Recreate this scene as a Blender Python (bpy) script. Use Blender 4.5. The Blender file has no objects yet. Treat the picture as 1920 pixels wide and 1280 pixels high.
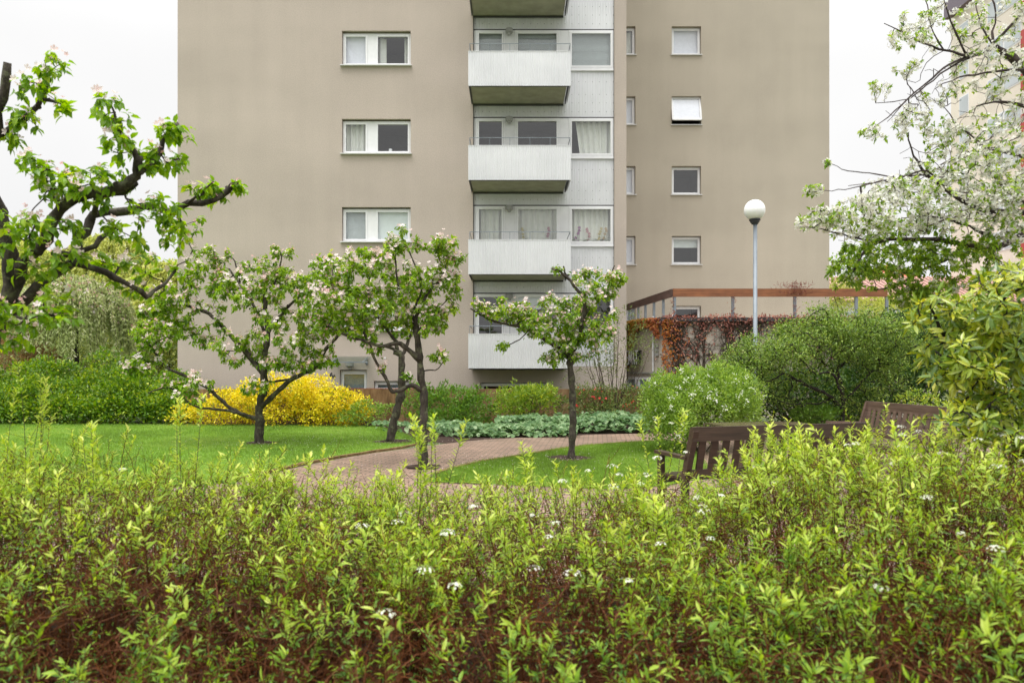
import bpy, math, random
import numpy as np
from mathutils import Vector
rng = np.random.default_rng(7)
random.seed(7)
SC = bpy.context.scene
COL = SC.collection
F = 1333.0; CH = 1.6; HY = 690.0
TXT_CACHE = {}

def at(px, py, Y):
    return np.array([(px - 960) * Y / F, Y, CH + (HY - py) * Y / F])
def nrm(a):
    return a / np.maximum(np.linalg.norm(a, axis=-1, keepdims=True), 1e-9)
def rv(n, s=1.0):
    return nrm(rng.normal(size=(n, 3))) * s

# ------------------------------------------------------------------ mesh accumulator
class G:
    def __init__(s):
        s.v = []; s.f = []; s.t = []; s.n = 0
    def add(s, v, faces, tint=0.5):
        v = np.asarray(v, dtype=np.float32).reshape(-1, 3)
        for f in (faces if isinstance(faces, list) else [faces]):
            f = np.asarray(f, dtype=np.int64)
            if f.size: s.f.append(f + s.n)
        t = np.full(len(v), tint, dtype=np.float32) if np.isscalar(tint) else np.asarray(tint, dtype=np.float32).ravel()
        s.v.append(v); s.t.append(t); s.n += len(v)
    def box(s, x0, x1, y0, y1, z0, z1, tint=0.5):
        v = [(x, y, z) for x in (x0, x1) for y in (y0, y1) for z in (z0, z1)]
        s.add(v, np.array([[0,1,3,2],[4,6,7,5],[0,4,5,1],[2,3,7,6],[0,2,6,4],[1,5,7,3]]), tint)
    def obox(s, p0, p1, w, h, tint=0.5, up=(0,0,1)):
        """box along p0->p1 with width w (sideways) and height h (along up)"""
        p0 = np.array(p0, float); p1 = np.array(p1, float)
        d = nrm(p1 - p0); u = np.array(up, float); sd = nrm(np.cross(d, u)); u = np.cross(sd, d)
        v = []
        for p in (p0, p1):
            for a in (-1, 1):
                for b in (-1, 1): v.append(p + sd * a * w / 2 + u * b * h / 2)
        s.add(v, np.array([[0,1,3,2],[4,6,7,5],[0,4,5,1],[2,3,7,6],[0,2,6,4],[1,5,7,3]]), tint)
    def quad(s, a, b, c, d, tint=0.5):
        s.add([a, b, c, d], np.array([[0,1,2,3]]), tint)
    def prism(s, pts, z0, z1, tint=0.5):
        n = len(pts)
        v = [(p[0], p[1], z0) for p in pts] + [(p[0], p[1], z1) for p in pts]
        s.add(v, [np.array([list(range(n))[::-1]]), np.array([[n + i for i in range(n)]]),
                  np.array([[i, (i + 1) % n, n + (i + 1) % n, n + i] for i in range(n)])], tint)
    def tube(s, P, R, sides=8, tint=0.5, cap=True, rough=0.0):
        P = np.asarray(P, float); R = np.asarray(R, float) * np.ones(len(P))
        k = len(P); T = nrm(np.gradient(P, axis=0))
        m = nrm(T.mean(0)); ref = np.eye(3)[np.argmin(np.abs(m))]
        U = np.zeros_like(P); u = nrm(np.cross(T[0], ref))
        for i in range(k):
            u = nrm(u - T[i] * np.dot(u, T[i])); U[i] = u
        V = np.cross(T, U)
        a = np.arange(sides) * 2 * np.pi / sides
        rr = R[:, None] * (1 + (rng.normal(size=(k, sides)) * rough if rough else 0))
        v = P[:, None] + rr[..., None] * (np.cos(a)[None, :, None] * U[:, None] + np.sin(a)[None, :, None] * V[:, None])
        i, j = np.meshgrid(np.arange(k - 1), np.arange(sides), indexing='ij')
        q = np.stack([i * sides + j, i * sides + (j + 1) % sides, (i + 1) * sides + (j + 1) % sides, (i + 1) * sides + j], -1).reshape(-1, 4)
        fs = [q]
        if cap: fs += [np.arange(sides)[None, ::-1], (np.arange(sides) + (k - 1) * sides)[None]]
        s.add(v, fs, tint)
    def tubes(s, P, R, sides=3, tint=None):
        """batch P (n,k,3), R (n,k)"""
        n, k, _ = P.shape
        if n == 0: return
        T = nrm(np.gradient(P, axis=1)); m = np.abs(T.mean(1)); ref = np.eye(3)[np.argmin(m, axis=1)][:, None]
        U = nrm(np.cross(T, ref)); V = np.cross(T, U)
        a = np.arange(sides) * 2 * np.pi / sides
        v = P[:, :, None] + R[..., None, None] * (np.cos(a)[:, None] * U[:, :, None] + np.sin(a)[:, None] * V[:, :, None])
        c, i, j = np.meshgrid(np.arange(n), np.arange(k - 1), np.arange(sides), indexing='ij')
        b = c * k * sides
        q = np.stack([b + i * sides + j, b + i * sides + (j + 1) % sides, b + (i + 1) * sides + (j + 1) % sides, b + (i + 1) * sides + j], -1).reshape(-1, 4)
        t = np.repeat(rng.random(n) if tint is None else np.broadcast_to(tint, n), k * sides)
        s.add(v, q, t)
    def leaves(s, P, D, N, L, W, hi=False, curl=0.15, fold=0.12, tint=None):
        n = len(P)
        if n == 0: return
        L = np.broadcast_to(L, n)[:, None]; W = np.broadcast_to(W, n)[:, None]
        D = nrm(D); S = nrm(np.cross(D, N)); N = np.cross(S, D)
        t = rng.random(n) if tint is None else np.broadcast_to(tint, n)
        if hi:
            pts = [P,
                   P + D*L*.28 + S*W*.42 + N*W*fold, P + D*L*.28 - S*W*.42 + N*W*fold, P + D*L*.28,
                   P + D*L*.62 + S*W*.45 + N*(W*fold - curl*L*.35), P + D*L*.62 - S*W*.45 + N*(W*fold - curl*L*.35), P + D*L*.62 - N*curl*L*.35,
                   P + D*L - N*curl*L]
            v = np.stack(pts, 1); b = (np.arange(n) * 8)[:, None]
            tri = np.concatenate([b + np.array([0,1,3]), b + np.array([0,3,2]), b + np.array([6,4,7]), b + np.array([5,6,7])])
            qd = np.concatenate([b + np.array([3,1,4,6]), b + np.array([2,3,6,5])])
            s.add(v, [tri, qd], np.repeat(t, 8))
        else:
            m = P + D*L*.45
            v = np.stack([P, m + S*W*.5 + N*W*fold, m - S*W*.5 + N*W*fold, P + D*L - N*curl*L], 1)
            b = (np.arange(n) * 4)[:, None]
            s.add(v, np.concatenate([b + np.array([0,1,3]), b + np.array([0,3,2])]), np.repeat(t, 4))
    def flowers(s, P, N, r, tint=None, petals=5, cup=0.35):
        n = len(P)
        if n == 0: return
        N = nrm(N); ref = rv(n); A = nrm(np.cross(N, ref)); B = np.cross(N, A)
        r = np.broadcast_to(r, n)[:, None]; t = rng.random(n) if tint is None else np.broadcast_to(tint, n)
        vs = []
        for k in range(petals):
            a = 2 * np.pi * k / petals; w = .5
            d = A*math.cos(a) + B*math.sin(a); e1 = A*math.cos(a-w) + B*math.sin(a-w); e2 = A*math.cos(a+w) + B*math.sin(a+w)
            vs += [P, P + e1*r*.75 + N*r*cup*.7, P + d*r + N*r*cup, P + e2*r*.75 + N*r*cup*.7]
        v = np.stack(vs, 1); b = (np.arange(n) * 4 * petals)[:, None, None] + (np.arange(petals) * 4)[None, :, None] + np.arange(4)
        s.add(v, b.reshape(-1, 4), np.repeat(t, 4 * petals))
    def build(s, name, mat, parent=None, smooth=False, local=False):
        me = bpy.data.meshes.new(name)
        if s.n:
            V = np.concatenate(s.v).astype(np.float32)
            if parent is not None and not local:
                r = parent
                while r.parent: r = r.parent
                if r.type == 'EMPTY': V = V - np.array(r.location, dtype=np.float32)
            me.vertices.add(len(V)); me.vertices.foreach_set('co', V.ravel())
            loops = np.concatenate([f.ravel() for f in s.f]).astype(np.int32)
            tot = np.concatenate([np.full(len(f), f.shape[1]) for f in s.f]).astype(np.int32)
            st = np.concatenate([[0], np.cumsum(tot)[:-1]]).astype(np.int32)
            me.loops.add(len(loops)); me.loops.foreach_set('vertex_index', loops)
            me.polygons.add(len(tot)); me.polygons.foreach_set('loop_start', st); me.polygons.foreach_set('loop_total', tot)
            me.polygons.foreach_set('use_smooth', np.full(len(tot), smooth))
            at_ = me.attributes.new('tint', 'FLOAT', 'POINT'); at_.data.foreach_set('value', np.concatenate(s.t))
            me.update(calc_edges=True); me.validate()
        me.materials.append(mat)
        o = bpy.data.objects.new(name, me); COL.objects.link(o)
        if parent is not None: o.parent = parent
        return o

def tag(o, label=None, cat=None, group=None, kind=None):
    if label: o['label'] = label
    if cat: o['category'] = cat
    if group: o['group'] = group
    if kind: o['kind'] = kind
    return o
def thing(name, loc, label, cat, group=None, rz=0):
    o = bpy.data.objects.new(name, None); COL.objects.link(o)
    o.location = [float(c) for c in loc]; o.rotation_euler = (0, 0, rz); o.empty_display_size = .2
    return tag(o, label, cat, group)
def copy_tree(o, parent=None):
    c = o.copy(); COL.objects.link(c); c.parent = parent
    for ch in list(o.children): copy_tree(ch, c)
    return c

# ------------------------------------------------------------------ materials
def newmat(name):
    m = bpy.data.materials.new(name); m.use_nodes = True
    nt = m.node_tree; nt.nodes.clear()
    out = nt.nodes.new('ShaderNodeOutputMaterial')
    return m, nt, out
def nd(nt, t, **k):
    n = nt.nodes.new('ShaderNode' + t)
    for a, b in k.items(): setattr(n, a, b)
    return n
def ramp(nt, fac, stops):
    r = nd(nt, 'ValToRGB'); e = r.color_ramp.elements
    while len(e) < len(stops): e.new(.5)
    for i, (p, c) in enumerate(stops): e[i].position = p; e[i].color = (*c, 1)
    nt.links.new(fac, r.inputs[0]); return r.outputs[0]
def noise(nt, scale, detail=4, vec=None, rough=.55):
    n = nd(nt, 'TexNoise'); n.inputs['Scale'].default_value = scale; n.inputs['Detail'].default_value = detail; n.inputs['Roughness'].default_value = rough
    if vec is not None: nt.links.new(vec, n.inputs['Vector'])
    return n.outputs['Fac']
def mixc(nt, fac, a, b, mode='MIX'):
    m = nd(nt, 'Mix', data_type='RGBA', blend_type=mode)
    for s_, v in ((0, fac), (6, a), (7, b)):
        if isinstance(v, (int, float)): m.inputs[s_].default_value = v
        elif isinstance(v, tuple): m.inputs[s_].default_value = (*v, 1)
        else: nt.links.new(v, m.inputs[s_])
    return m.outputs[2]
def coords(nt, scale=(1,1,1)):
    c = nd(nt, 'TexCoord'); mp = nd(nt, 'Mapping'); mp.inputs['Scale'].default_value = scale
    nt.links.new(c.outputs['Object'], mp.inputs[0]); return mp.outputs[0]
def bump(nt, h, strength=.3, dist=.01):
    b = nd(nt, 'Bump'); b.inputs['Strength'].default_value = strength; b.inputs['Distance'].default_value = dist
    nt.links.new(h, b.inputs['Height']); return b.outputs[0]
def pbr(nt, out, col, rough=.6, nor=None, spec=.5, metal=0):
    p = nd(nt, 'BsdfPrincipled')
    if isinstance(col, tuple): p.inputs['Base Color'].default_value = (*col, 1)
    else: nt.links.new(col, p.inputs['Base Color'])
    p.inputs['Roughness'].default_value = rough; p.inputs['Metallic'].default_value = metal
    p.inputs['Specular IOR Level'].default_value = spec
    if nor is not None: nt.links.new(nor, p.inputs['Normal'])
    if out is not None: nt.links.new(p.outputs[0], out.inputs[0])
    return p
def leafmat(name, stops, transl=.35, rough=.42, spec=.5, tcol=1.3):
    m, nt, out = newmat(name)
    a = nd(nt, 'Attribute', attribute_name='tint'); c = ramp(nt, a.outputs['Fac'], stops)
    p = pbr(nt, None, c, rough, None, spec)
    t = nd(nt, 'BsdfTranslucent')
    hs = nd(nt, 'HueSaturation'); hs.inputs['Value'].default_value = tcol; hs.inputs['Saturation'].default_value = 1.1; hs.inputs['Hue'].default_value = .49
    nt.links.new(c, hs.inputs['Color']); nt.links.new(hs.outputs[0], t.inputs[0])
    mx = nd(nt, 'MixShader'); mx.inputs[0].default_value = transl
    nt.links.new(p.outputs[0], mx.inputs[1]); nt.links.new(t.outputs[0], mx.inputs[2]); nt.links.new(mx.outputs[0], out.inputs[0])
    return m
def simple(name, col, rough=.6, metal=0, var=.12, scale=8, bmp=0, spec=.5):
    m, nt, out = newmat(name)
    v = coords(nt); f = noise(nt, scale, 5, v)
    c = ramp(nt, f, [(.3, tuple(x*(1-var) for x in col)), (.7, tuple(min(1, x*(1+var)) for x in col))])
    nor = bump(nt, noise(nt, scale*12, 3, v), bmp, .005) if bmp else None
    pbr(nt, out, c, rough, nor, spec, metal); return m
def barkmat(name, dark, mid, lichen, scale=14, amt=.5):
    m, nt, out = newmat(name); v = coords(nt, (1,1,.45)); v2 = coords(nt)
    n1 = noise(nt, scale, 6, v, .65); n2 = noise(nt, scale*.6, 6, v2, .7)
    c = ramp(nt, n1, [(.35, dark), (.65, mid)])
    mk = ramp(nt, n2, [(1-amt-.06, (0,0,0)), (1-amt+.06, (1,1,1))])
    pbr(nt, out, mixc(nt, mk, c, lichen), .8, bump(nt, noise(nt, scale*3, 6, v, .7), .8, .02), .3)
    return m

def mat_stucco(name, base, var=.07):
    m, nt, out = newmat(name); v = coords(nt)
    big = noise(nt, .35, 5, v, .6); c = ramp(nt, big, [(.3, tuple(x*(1-var) for x in base)), (.7, tuple(x*(1+var) for x in base))])
    # faint slab ghost bands and rain streaks
    vs = coords(nt, (1.6, 1.6, .12)); st = noise(nt, 1.3, 5, vs, .6)
    c = mixc(nt, .35, c, ramp(nt, st, [(.35, (.90,.895,.89)), (.6, (1,1,1))]), 'MULTIPLY')
    vb = coords(nt, (.05, .05, .36)); bd = noise(nt, 1.0, 2, vb)
    c = mixc(nt, .5, c, ramp(nt, bd, [(.42, (.86,.86,.855)), (.58, (1,1,1))]), 'MULTIPLY')
    fine = noise(nt, 38, 4, v, .75)
    c = mixc(nt, .6, c, ramp(nt, fine, [(.36, (.62,.61,.6)), (.58, (1.0,1.0,1.0))]), 'MULTIPLY')
    pbr(nt, out, c, .92, bump(nt, noise(nt, 90, 3, v, .6), .5, .01), .2)
    return m

M = {}
M['stucco'] = mat_stucco('pebbledash', (.52, .448, .39))
M['stucco2'] = mat_stucco('pebbledash_right', (.485, .432, .355))
M['annex'] = mat_stucco('annex_render', (.56, .50, .42))
M['white'] = simple('white_paint', (.76, .76, .77), .4, var=.03)
M['white_dirty'] = simple('white_panel', (.70, .70, .71), .45, var=.06, scale=3)
M['sill'] = simple('sill_metal', (.62, .62, .62), .4, var=.06)
M['interior'] = simple('room_dark', (.13, .12, .13), .9, var=.3, scale=.8)
M['curtain'] = simple('curtain_cloth', (.78, .78, .72), .9, var=.06)
M['blind'] = simple('blind_slats', (.74, .79, .78), .6, var=.04)
M['lilac'] = simple('lilac_blind', (.78, .78, .85), .7, var=.05)
M['frosted'] = simple('frosted_pane', (.26, .33, .36), .3, var=.15, scale=20)
M['lampgrey'] = simple('lamp_grey', (.30, .30, .29), .5, var=.1)
M['galv'] = simple('galvanised', (.22, .25, .28), .5, metal=.2, var=.12, scale=5)
M['soffit'] = simple('balcony_soffit', (.34, .33, .255), .9, var=.16, scale=3, bmp=.2)
M['darkmetal'] = simple('dark_metal', (.05, .05, .05), .5)
M['black'] = simple('black_plastic', (.02, .02, .02), .5)
M['orchid_pot'] = simple('orchid_pot', (.7, .7, .68), .4)

def mat_corr():
    m, nt, out = newmat('aluminium_cladding'); v = coords(nt)
    w = noise(nt, .9, 4, v); c = ramp(nt, w, [(.3, (.66,.665,.68)), (.7, (.75,.755,.765))])
    vs = coords(nt, (9, 9, .5)); st = noise(nt, 2, 4, vs); c = mixc(nt, .3, c, ramp(nt, st, [(.4, (.9,.9,.89)), (.65, (1,1,1))]), 'MULTIPLY')
    pbr(nt, out, c, .42, None, .5, .25); return m
M['corr'] = mat_corr()
def mat_glass():
    m, nt, out = newmat('window_glass')
    tr = nd(nt, 'BsdfTransparent'); tr.inputs[0].default_value = (.93, .95, .95, 1)
    gl = nd(nt, 'BsdfGlossy'); gl.inputs['Roughness'].default_value = .02
    v = coords(nt); nt.links.new(bump(nt, noise(nt, 1.2, 2, v), .25, .03), gl.inputs['Normal'])
    fr = nd(nt, 'LayerWeight'); fr.inputs[0].default_value = .5; pw = nd(nt, 'Math', operation='POWER'); nt.links.new(fr.outputs['Facing'], pw.inputs[0]); pw.inputs[1].default_value = 4.0
    ma = nd(nt, 'Math', operation='MULTIPLY_ADD'); nt.links.new(pw.outputs[0], ma.inputs[0]); ma.inputs[1].default_value = .8; ma.inputs[2].default_value = .13
    mx = nd(nt, 'MixShader'); nt.links.new(ma.outputs[0], mx.inputs[0]); nt.links.new(tr.outputs[0], mx.inputs[1]); nt.links.new(gl.outputs[0], mx.inputs[2])
    nt.links.new(mx.outputs[0], out.inputs[0]); return m
M['glass'] = mat_glass()
def mat_canopy():
    m, nt, out = newmat('canopy_glass')
    tr = nd(nt, 'BsdfTransparent'); tr.inputs[0].default_value = (.7, .8, .76, 1)
    gl = nd(nt, 'BsdfGlossy'); gl.inputs['Roughness'].default_value = .05
    mx = nd(nt, 'MixShader'); mx.inputs[0].default_value = .25; nt.links.new(tr.outputs[0], mx.inputs[1]); nt.links.new(gl.outputs[0], mx.inputs[2]); nt.links.new(mx.outputs[0], out.inputs[0]); return m
M['canopy'] = mat_canopy()
def mat_wood(name, a, b, rough=.45, axis=(2, 30, 30)):
    m, nt, out = newmat(name); v = coords(nt, axis); n = noise(nt, 1.2, 6, v, .65)
    c = ramp(nt, n, [(.3, a), (.7, b)]); v2 = coords(nt); n2 = noise(nt, 2.2, 4, v2)
    c = mixc(nt, .5, c, ramp(nt, n2, [(.35, (.6,.6,.6)), (.65, (1.1,1.05,1))]), 'MULTIPLY')
    pbr(nt, out, c, rough, bump(nt, n, .3, .003), .5); return m
M['bench'] = mat_wood('wet_teak', (.034, .020, .014), (.085, .050, .034), .33)
M['bench2'] = mat_wood('weathered_teak', (.085, .052, .038), (.20, .135, .105), .45)
M['table'] = mat_wood('table_teak', (.06, .045, .025), (.15, .11, .07), .25)
M['beam'] = mat_wood('pergola_wood', (.16, .055, .02), (.34, .13, .05), .6, (1.2, 1.2, 16))
M['beam2'] = mat_wood('pergola_wood_dark', (.07, .04, .035), (.15, .09, .075), .7, (16, 1.2, 16))
def mat_wallstone():
    m, nt, out = newmat('stained_concrete'); v = coords(nt); vs = coords(nt, (3, 3, .5))
    n = noise(nt, 2.2, 6, vs, .65); n2 = noise(nt, 6, 5, v, .6)
    c = ramp(nt, n, [(.3, (.10,.055,.022)), (.5, (.21,.125,.058)), (.72, (.32,.21,.11))])
    c = mixc(nt, .5, c, ramp(nt, n2, [(.3, (.55,.5,.45)), (.65, (1.05,1.05,1))]), 'MULTIPLY')
    pbr(nt, out, c, .8, bump(nt, n2, .4, .01), .3); return m
M['concrete'] = mat_wallstone()
def mat_bricks():
    m, nt, out = newmat('brick_paving'); c = nd(nt, 'TexCoord'); mp = nd(nt, 'Mapping'); mp.inputs['Rotation'].default_value = (0, 0, .12)
    nt.links.new(c.outputs['Object'], mp.inputs[0])
    b = nd(nt, 'TexBrick'); nt.links.new(mp.outputs[0], b.inputs['Vector'])
    b.inputs['Color1'].default_value = (.40, .27, .205, 1); b.inputs['Color2'].default_value = (.25, .17, .13, 1); b.inputs['Mortar'].default_value = (.07, .055, .04, 1)
    b.inputs['Scale'].default_value = 1; b.inputs['Brick Width'].default_value = .21; b.inputs['Row Height'].default_value = .105; b.inputs['Mortar Size'].default_value = .011; b.inputs['Bias'].default_value = 0
    n = noise(nt, 1.2, 5, mp.outputs[0]); col = mixc(nt, .6, b.outputs['Color'], ramp(nt, n, [(.3, (.58,.58,.54)), (.7, (1.12,1.1,1.08))]), 'MULTIPLY')
    n2 = noise(nt, 18, 4, mp.outputs[0]); col = mixc(nt, .5, col, ramp(nt, n2, [(.3, (.7,.7,.7)), (.7, (1.1,1.1,1.1))]), 'MULTIPLY')
    nor = bump(nt, b.outputs['Fac'], -.6, .006)
    pbr(nt, out, col, .5, nor, .4); return m
M['bricks'] = mat_bricks()
def mat_soil():
    m, nt, out = newmat('soil'); v = coords(nt); n = noise(nt, 9, 8, v, .7)
    c = ramp(nt, n, [(.3, (.025,.016,.012)), (.7, (.085,.055,.042))]); pbr(nt, out, c, .9, bump(nt, n, 1, .04), .2); return m
M['soil'] = mat_soil()
def mat_lawn():
    m, nt, out = newmat('lawn'); v = coords(nt); n = noise(nt, 1.1, 6, v, .65); n2 = noise(nt, 30, 4, v)
    c = ramp(nt, n, [(.3, (.11,.22,.02)), (.7, (.20,.37,.04))]); c = mixc(nt, .7, c, ramp(nt, n2, [(.3, (.5,.5,.5)), (.7, (1.1,1.1,1.1))]), 'MULTIPLY')
    pbr(nt, out, c, .8, bump(nt, n2, .8, .03), .2); return m
M['lawn'] = mat_lawn()
M['blade'] = leafmat('grass_blades', [(0, (.12,.20,.025)), (.5, (.20,.34,.04)), (1, (.34,.46,.10))], .4, .5)
M['ground'] = simple('ground_far', (.10, .13, .05), .95, var=.3, scale=.6)

# ---- plant materials
M['bark_apple'] = barkmat('apple_bark', (.022,.017,.013), (.085,.07,.054), (.13,.135,.075), 16, .42)
M['bark_appledark'] = barkmat('apple_twig_bark', (.02,.015,.012), (.085,.065,.05), (.15,.15,.10), 20, .36)
M['stem_thicket'] = simple('thicket_stems', (.055,.035,.022), .8, var=.4, scale=5)
M['bark_dark'] = barkmat('dark_bark', (.010,.008,.007), (.035,.028,.024), (.05,.055,.035), 16, .35)
M['bark_cherry'] = barkmat('cherry_bark', (.03,.02,.02), (.10,.075,.07), (.16,.16,.14), 16, .3)
M['stem_red'] = simple('red_stems', (.085, .027, .007), .7, var=.85, scale=5, spec=.2)
M['stem_brown'] = simple('brown_stems', (.06, .04, .025), .7, var=.3, scale=9)
M['apple_leaf'] = leafmat('apple_leaves', [(0, (.08,.17,.015)), (.45, (.19,.34,.022)), (.8, (.34,.50,.04)), (1, (.54,.60,.07))], .48, .38)
M['apple_leaf_near'] = leafmat('apple_leaves_near', [(0, (.08,.18,.015)), (.45, (.19,.36,.022)), (.8, (.34,.52,.035)), (1, (.54,.64,.06))], .52, .33)
M['apple_blossom'] = leafmat('apple_blossom', [(0, (.86,.80,.78)), (.45, (.84,.68,.64)), (1, (.72,.34,.32))], .3, .6, .2, 1.0)
M['cherry_blossom'] = leafmat('cherry_blossom', [(0, (.88,.88,.84)), (.8, (.82,.80,.72)), (1, (.62,.62,.42))], .3, .6, .2, 1.0)
M['cherry_leaf'] = leafmat('cherry_leaves', [(0, (.12,.24,.02)), (.6, (.26,.42,.04)), (1, (.44,.54,.08))], .42, .4)
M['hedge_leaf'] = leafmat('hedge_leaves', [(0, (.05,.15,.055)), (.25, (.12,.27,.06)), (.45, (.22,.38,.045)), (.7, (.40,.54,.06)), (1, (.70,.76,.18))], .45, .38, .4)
M['hedge_flower'] = leafmat('hedge_flowers', [(0, (.88,.88,.84)), (1, (.75,.78,.55))], .3, .6, .2, 1.0)
M['rhodo'] = leafmat('rhododendron_leaves', [(0, (.05,.11,.012)), (.3, (.16,.26,.022)), (.65, (.38,.44,.035)), (1, (.68,.62,.05))], .25, .28, .6)
M['yellow'] = leafmat('golden_leaves', [(0, (.10,.20,.015)), (.22, (.36,.40,.01)), (.4, (.80,.66,.015)), (1, (.95,.84,.06))], .3, .45)
M['green_mid'] = leafmat('mid_green_leaves', [(0, (.06,.14,.015)), (.6, (.14,.28,.03)), (1, (.28,.43,.06))], .35, .42)
M['green_dark'] = leafmat('dark_green_leaves', [(0, (.018,.05,.010)), (.6, (.05,.12,.018)), (1, (.14,.24,.03))], .3, .4)
M['hedgeback'] = leafmat('privet_leaves', [(0, (.04,.10,.008)), (.5, (.12,.25,.015)), (.8, (.30,.42,.02)), (1, (.55,.58,.03))], .35, .42)
M['twisted'] = leafmat('twisted_shrub_leaves', [(0, (.08,.16,.02)), (.6, (.19,.31,.045)), (1, (.40,.50,.11))], .35, .4)
M['lime'] = leafmat('lime_leaves', [(0, (.12,.22,.03)), (.6, (.26,.40,.06)), (1, (.46,.58,.12))], .4, .45)
M['varieg'] = leafmat('variegated_leaves', [(0, (.12,.22,.03)), (.5, (.24,.36,.04)), (.85, (.42,.50,.06)), (1, (.75,.65,.08))], .4, .42)
M['mantle'] = leafmat('mantle_leaves', [(0, (.07,.16,.05)), (.6, (.16,.28,.10)), (1, (.34,.46,.24))], .3, .5)
M['olive'] = leafmat('olive_leaves', [(0, (.06,.10,.02)), (.6, (.15,.20,.045)), (1, (.30,.34,.09))], .35, .5)
M['silver'] = leafmat('silver_leaves', [(0, (.28,.37,.12)), (.55, (.46,.53,.22)), (1, (.74,.73,.50))], .4, .5)
M['birch'] = leafmat('hazed_birch_leaves', [(0, (.32,.38,.08)), (.6, (.54,.58,.15)), (1, (.72,.72,.25))], .45, .5)  # yellow-green leaves, brightened in colour for haze and backlight
M['rust'] = leafmat('rust_leaves', [(0, (.18,.12,.05)), (.6, (.34,.22,.09)), (1, (.42,.36,.14))], .35, .5)
M['redvine'] = leafmat('red_vine_leaves', [(0, (.17,.06,.045)), (.6, (.36,.14,.10)), (1, (.50,.28,.19))], .35, .45)
M['orangevine'] = leafmat('orange_vine_leaves', [(0, (.16,.20,.025)), (.35, (.32,.26,.025)), (.7, (.46,.22,.03)), (1, (.40,.11,.035))], .35, .45)
M['redflower'] = leafmat('red_flowers', [(0, (.45,.01,.01)), (1, (.65,.03,.02))], .25, .5)
M['orchid_petal'] = leafmat('orchid_petals', [(0, (.5,.45,.15)), (.5, (.45,.18,.22)), (1, (.25,.05,.25))], .3, .5)

# ------------------------------------------------------------------ plant tools
def smooth_path(P, R=None, step=.08, jitter=0.0):
    P = np.array(P, float); n = len(P)
    ext = np.vstack([2*P[0]-P[1], P, 2*P[-1]-P[-2]])
    Rr = np.array(R if R is not None else [.01]*n, float)
    pts = []; rr = []
    for i in range(n - 1):
        p0, p1, p2, p3 = ext[i:i+4]; k = max(2, int(np.linalg.norm(p2-p1)/step))
        for j in range(k):
            t = j / k
            pts.append(.5*((2*p1) + (-p0+p2)*t + (2*p0-5*p1+4*p2-p3)*t*t + (-p0+3*p1-3*p2+p3)*t**3)); rr.append(Rr[i]*(1-t) + Rr[i+1]*t)
    pts.append(P[-1]); rr.append(Rr[-1]); pts = np.array(pts); rr = np.array(rr)
    if jitter: pts[1:] += rng.normal(size=(len(pts)-1, 3)) * jitter
    return pts, rr
def limb_px(g, pts, Y0, Y1=None, w0=10, w1=4, step=.08, jit=.006, sides=9, bulge=None):
    """limb drawn through photo points, given real distance Y0..Y1 and widths in px at those distances"""
    Y1 = Y0 if Y1 is None else Y1; n = len(pts)
    P = []; R = []
    for i, p in enumerate(pts):
        t = i / max(1, n-1); Y = (Y0*(1-t) + Y1*t) + (p[2] if len(p) > 2 else 0)
        P.append(at(p[0], p[1], Y)); R.append((w0*(1-t) + w1*t) / 2 * Y / F)
    pp, rr = smooth_path(P, R, step, jit)
    rr = rr * (1 + .10*np.sin(np.arange(len(rr))*1.7 + rng.random()*6) + rng.normal(size=len(rr))*.06)
    g.tube(pp, rr, sides, rough=.05)
    return pp, rr
def sample_blobs(blobs):
    """blobs: (px,py,Y,rx,ry,rdepth_m,n[,kind])"""
    T = []; K = []
    for b in blobs:
        px, py, Y, rx, ry, rd, n = b[:7]; c = at(px, py, Y)
        d = nrm(rng.normal(size=(n, 3))) * (rng.random((n, 1))**(1/2.4))
        T.append(c + d * np.array([rx*Y/F, rd, ry*Y/F])); K += [b[7] if len(b) > 7 else 0]*n
    return np.vstack(T), np.array(K)
def colonize(skel, T, step=.06, jit=.012, sag=.0, keep_root=.12):
    """grow twigs from skeleton points (n,3) to every target; returns chains [(points, idxs)], counts"""
    pos = [p for p in skel]; dirn = [np.zeros(3)]*len(pos); par = [-1]*len(pos); dep = [0.0]*len(pos)
    S = np.array(skel)
    dmin = np.array([np.min(np.linalg.norm(S - t, axis=1)) for t in T]); order = np.argsort(dmin)
    cap = len(pos) + int(sum(dmin/step)) + len(T)*12 + 100
    A = np.zeros((cap, 3)); A[:len(pos)] = S; D = np.zeros(cap); n = len(pos); PAR = -np.ones(cap, int); DIR = np.zeros((cap, 3))
    chains = []; ends = []
    for ti in order:
        t = T[ti]; d = np.linalg.norm(A[:n] - t, axis=1) + D[:n]*keep_root
        i = int(np.argmin(d)); p = A[i]; dist = np.linalg.norm(t - p)
        k = max(2, min(12, int(dist/step)+1))
        u = (t - p); c1 = p + u*.35 + DIR[i]*dist*.35 + np.array([0,0,sag*dist]) + rng.normal(size=3)*dist*.10
        idx = [i]; prev = i
        for j in range(1, k+1):
            s_ = j/k; q = (1-s_)**2*p + 2*s_*(1-s_)*c1 + s_*s_*t
            if j < k: q = q + rng.normal(size=3)*jit
            A[n] = q; D[n] = D[prev] + np.linalg.norm(q - A[prev]); PAR[n] = prev; DIR[n] = nrm(q - A[prev]); idx.append(n); prev = n; n += 1
            if n >= cap-1: break
        chains.append(idx); ends.append((ti, prev))
        if n >= cap-14: break
    cnt = np.zeros(n)
    for ti, e in ends:
        j = e
        while j >= 0 and PAR[j] >= 0: cnt[j] += 1; j = PAR[j]
        if j >= 0: cnt[j] += 1
    return A[:n], chains, cnt, ends, DIR[:n]
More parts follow.
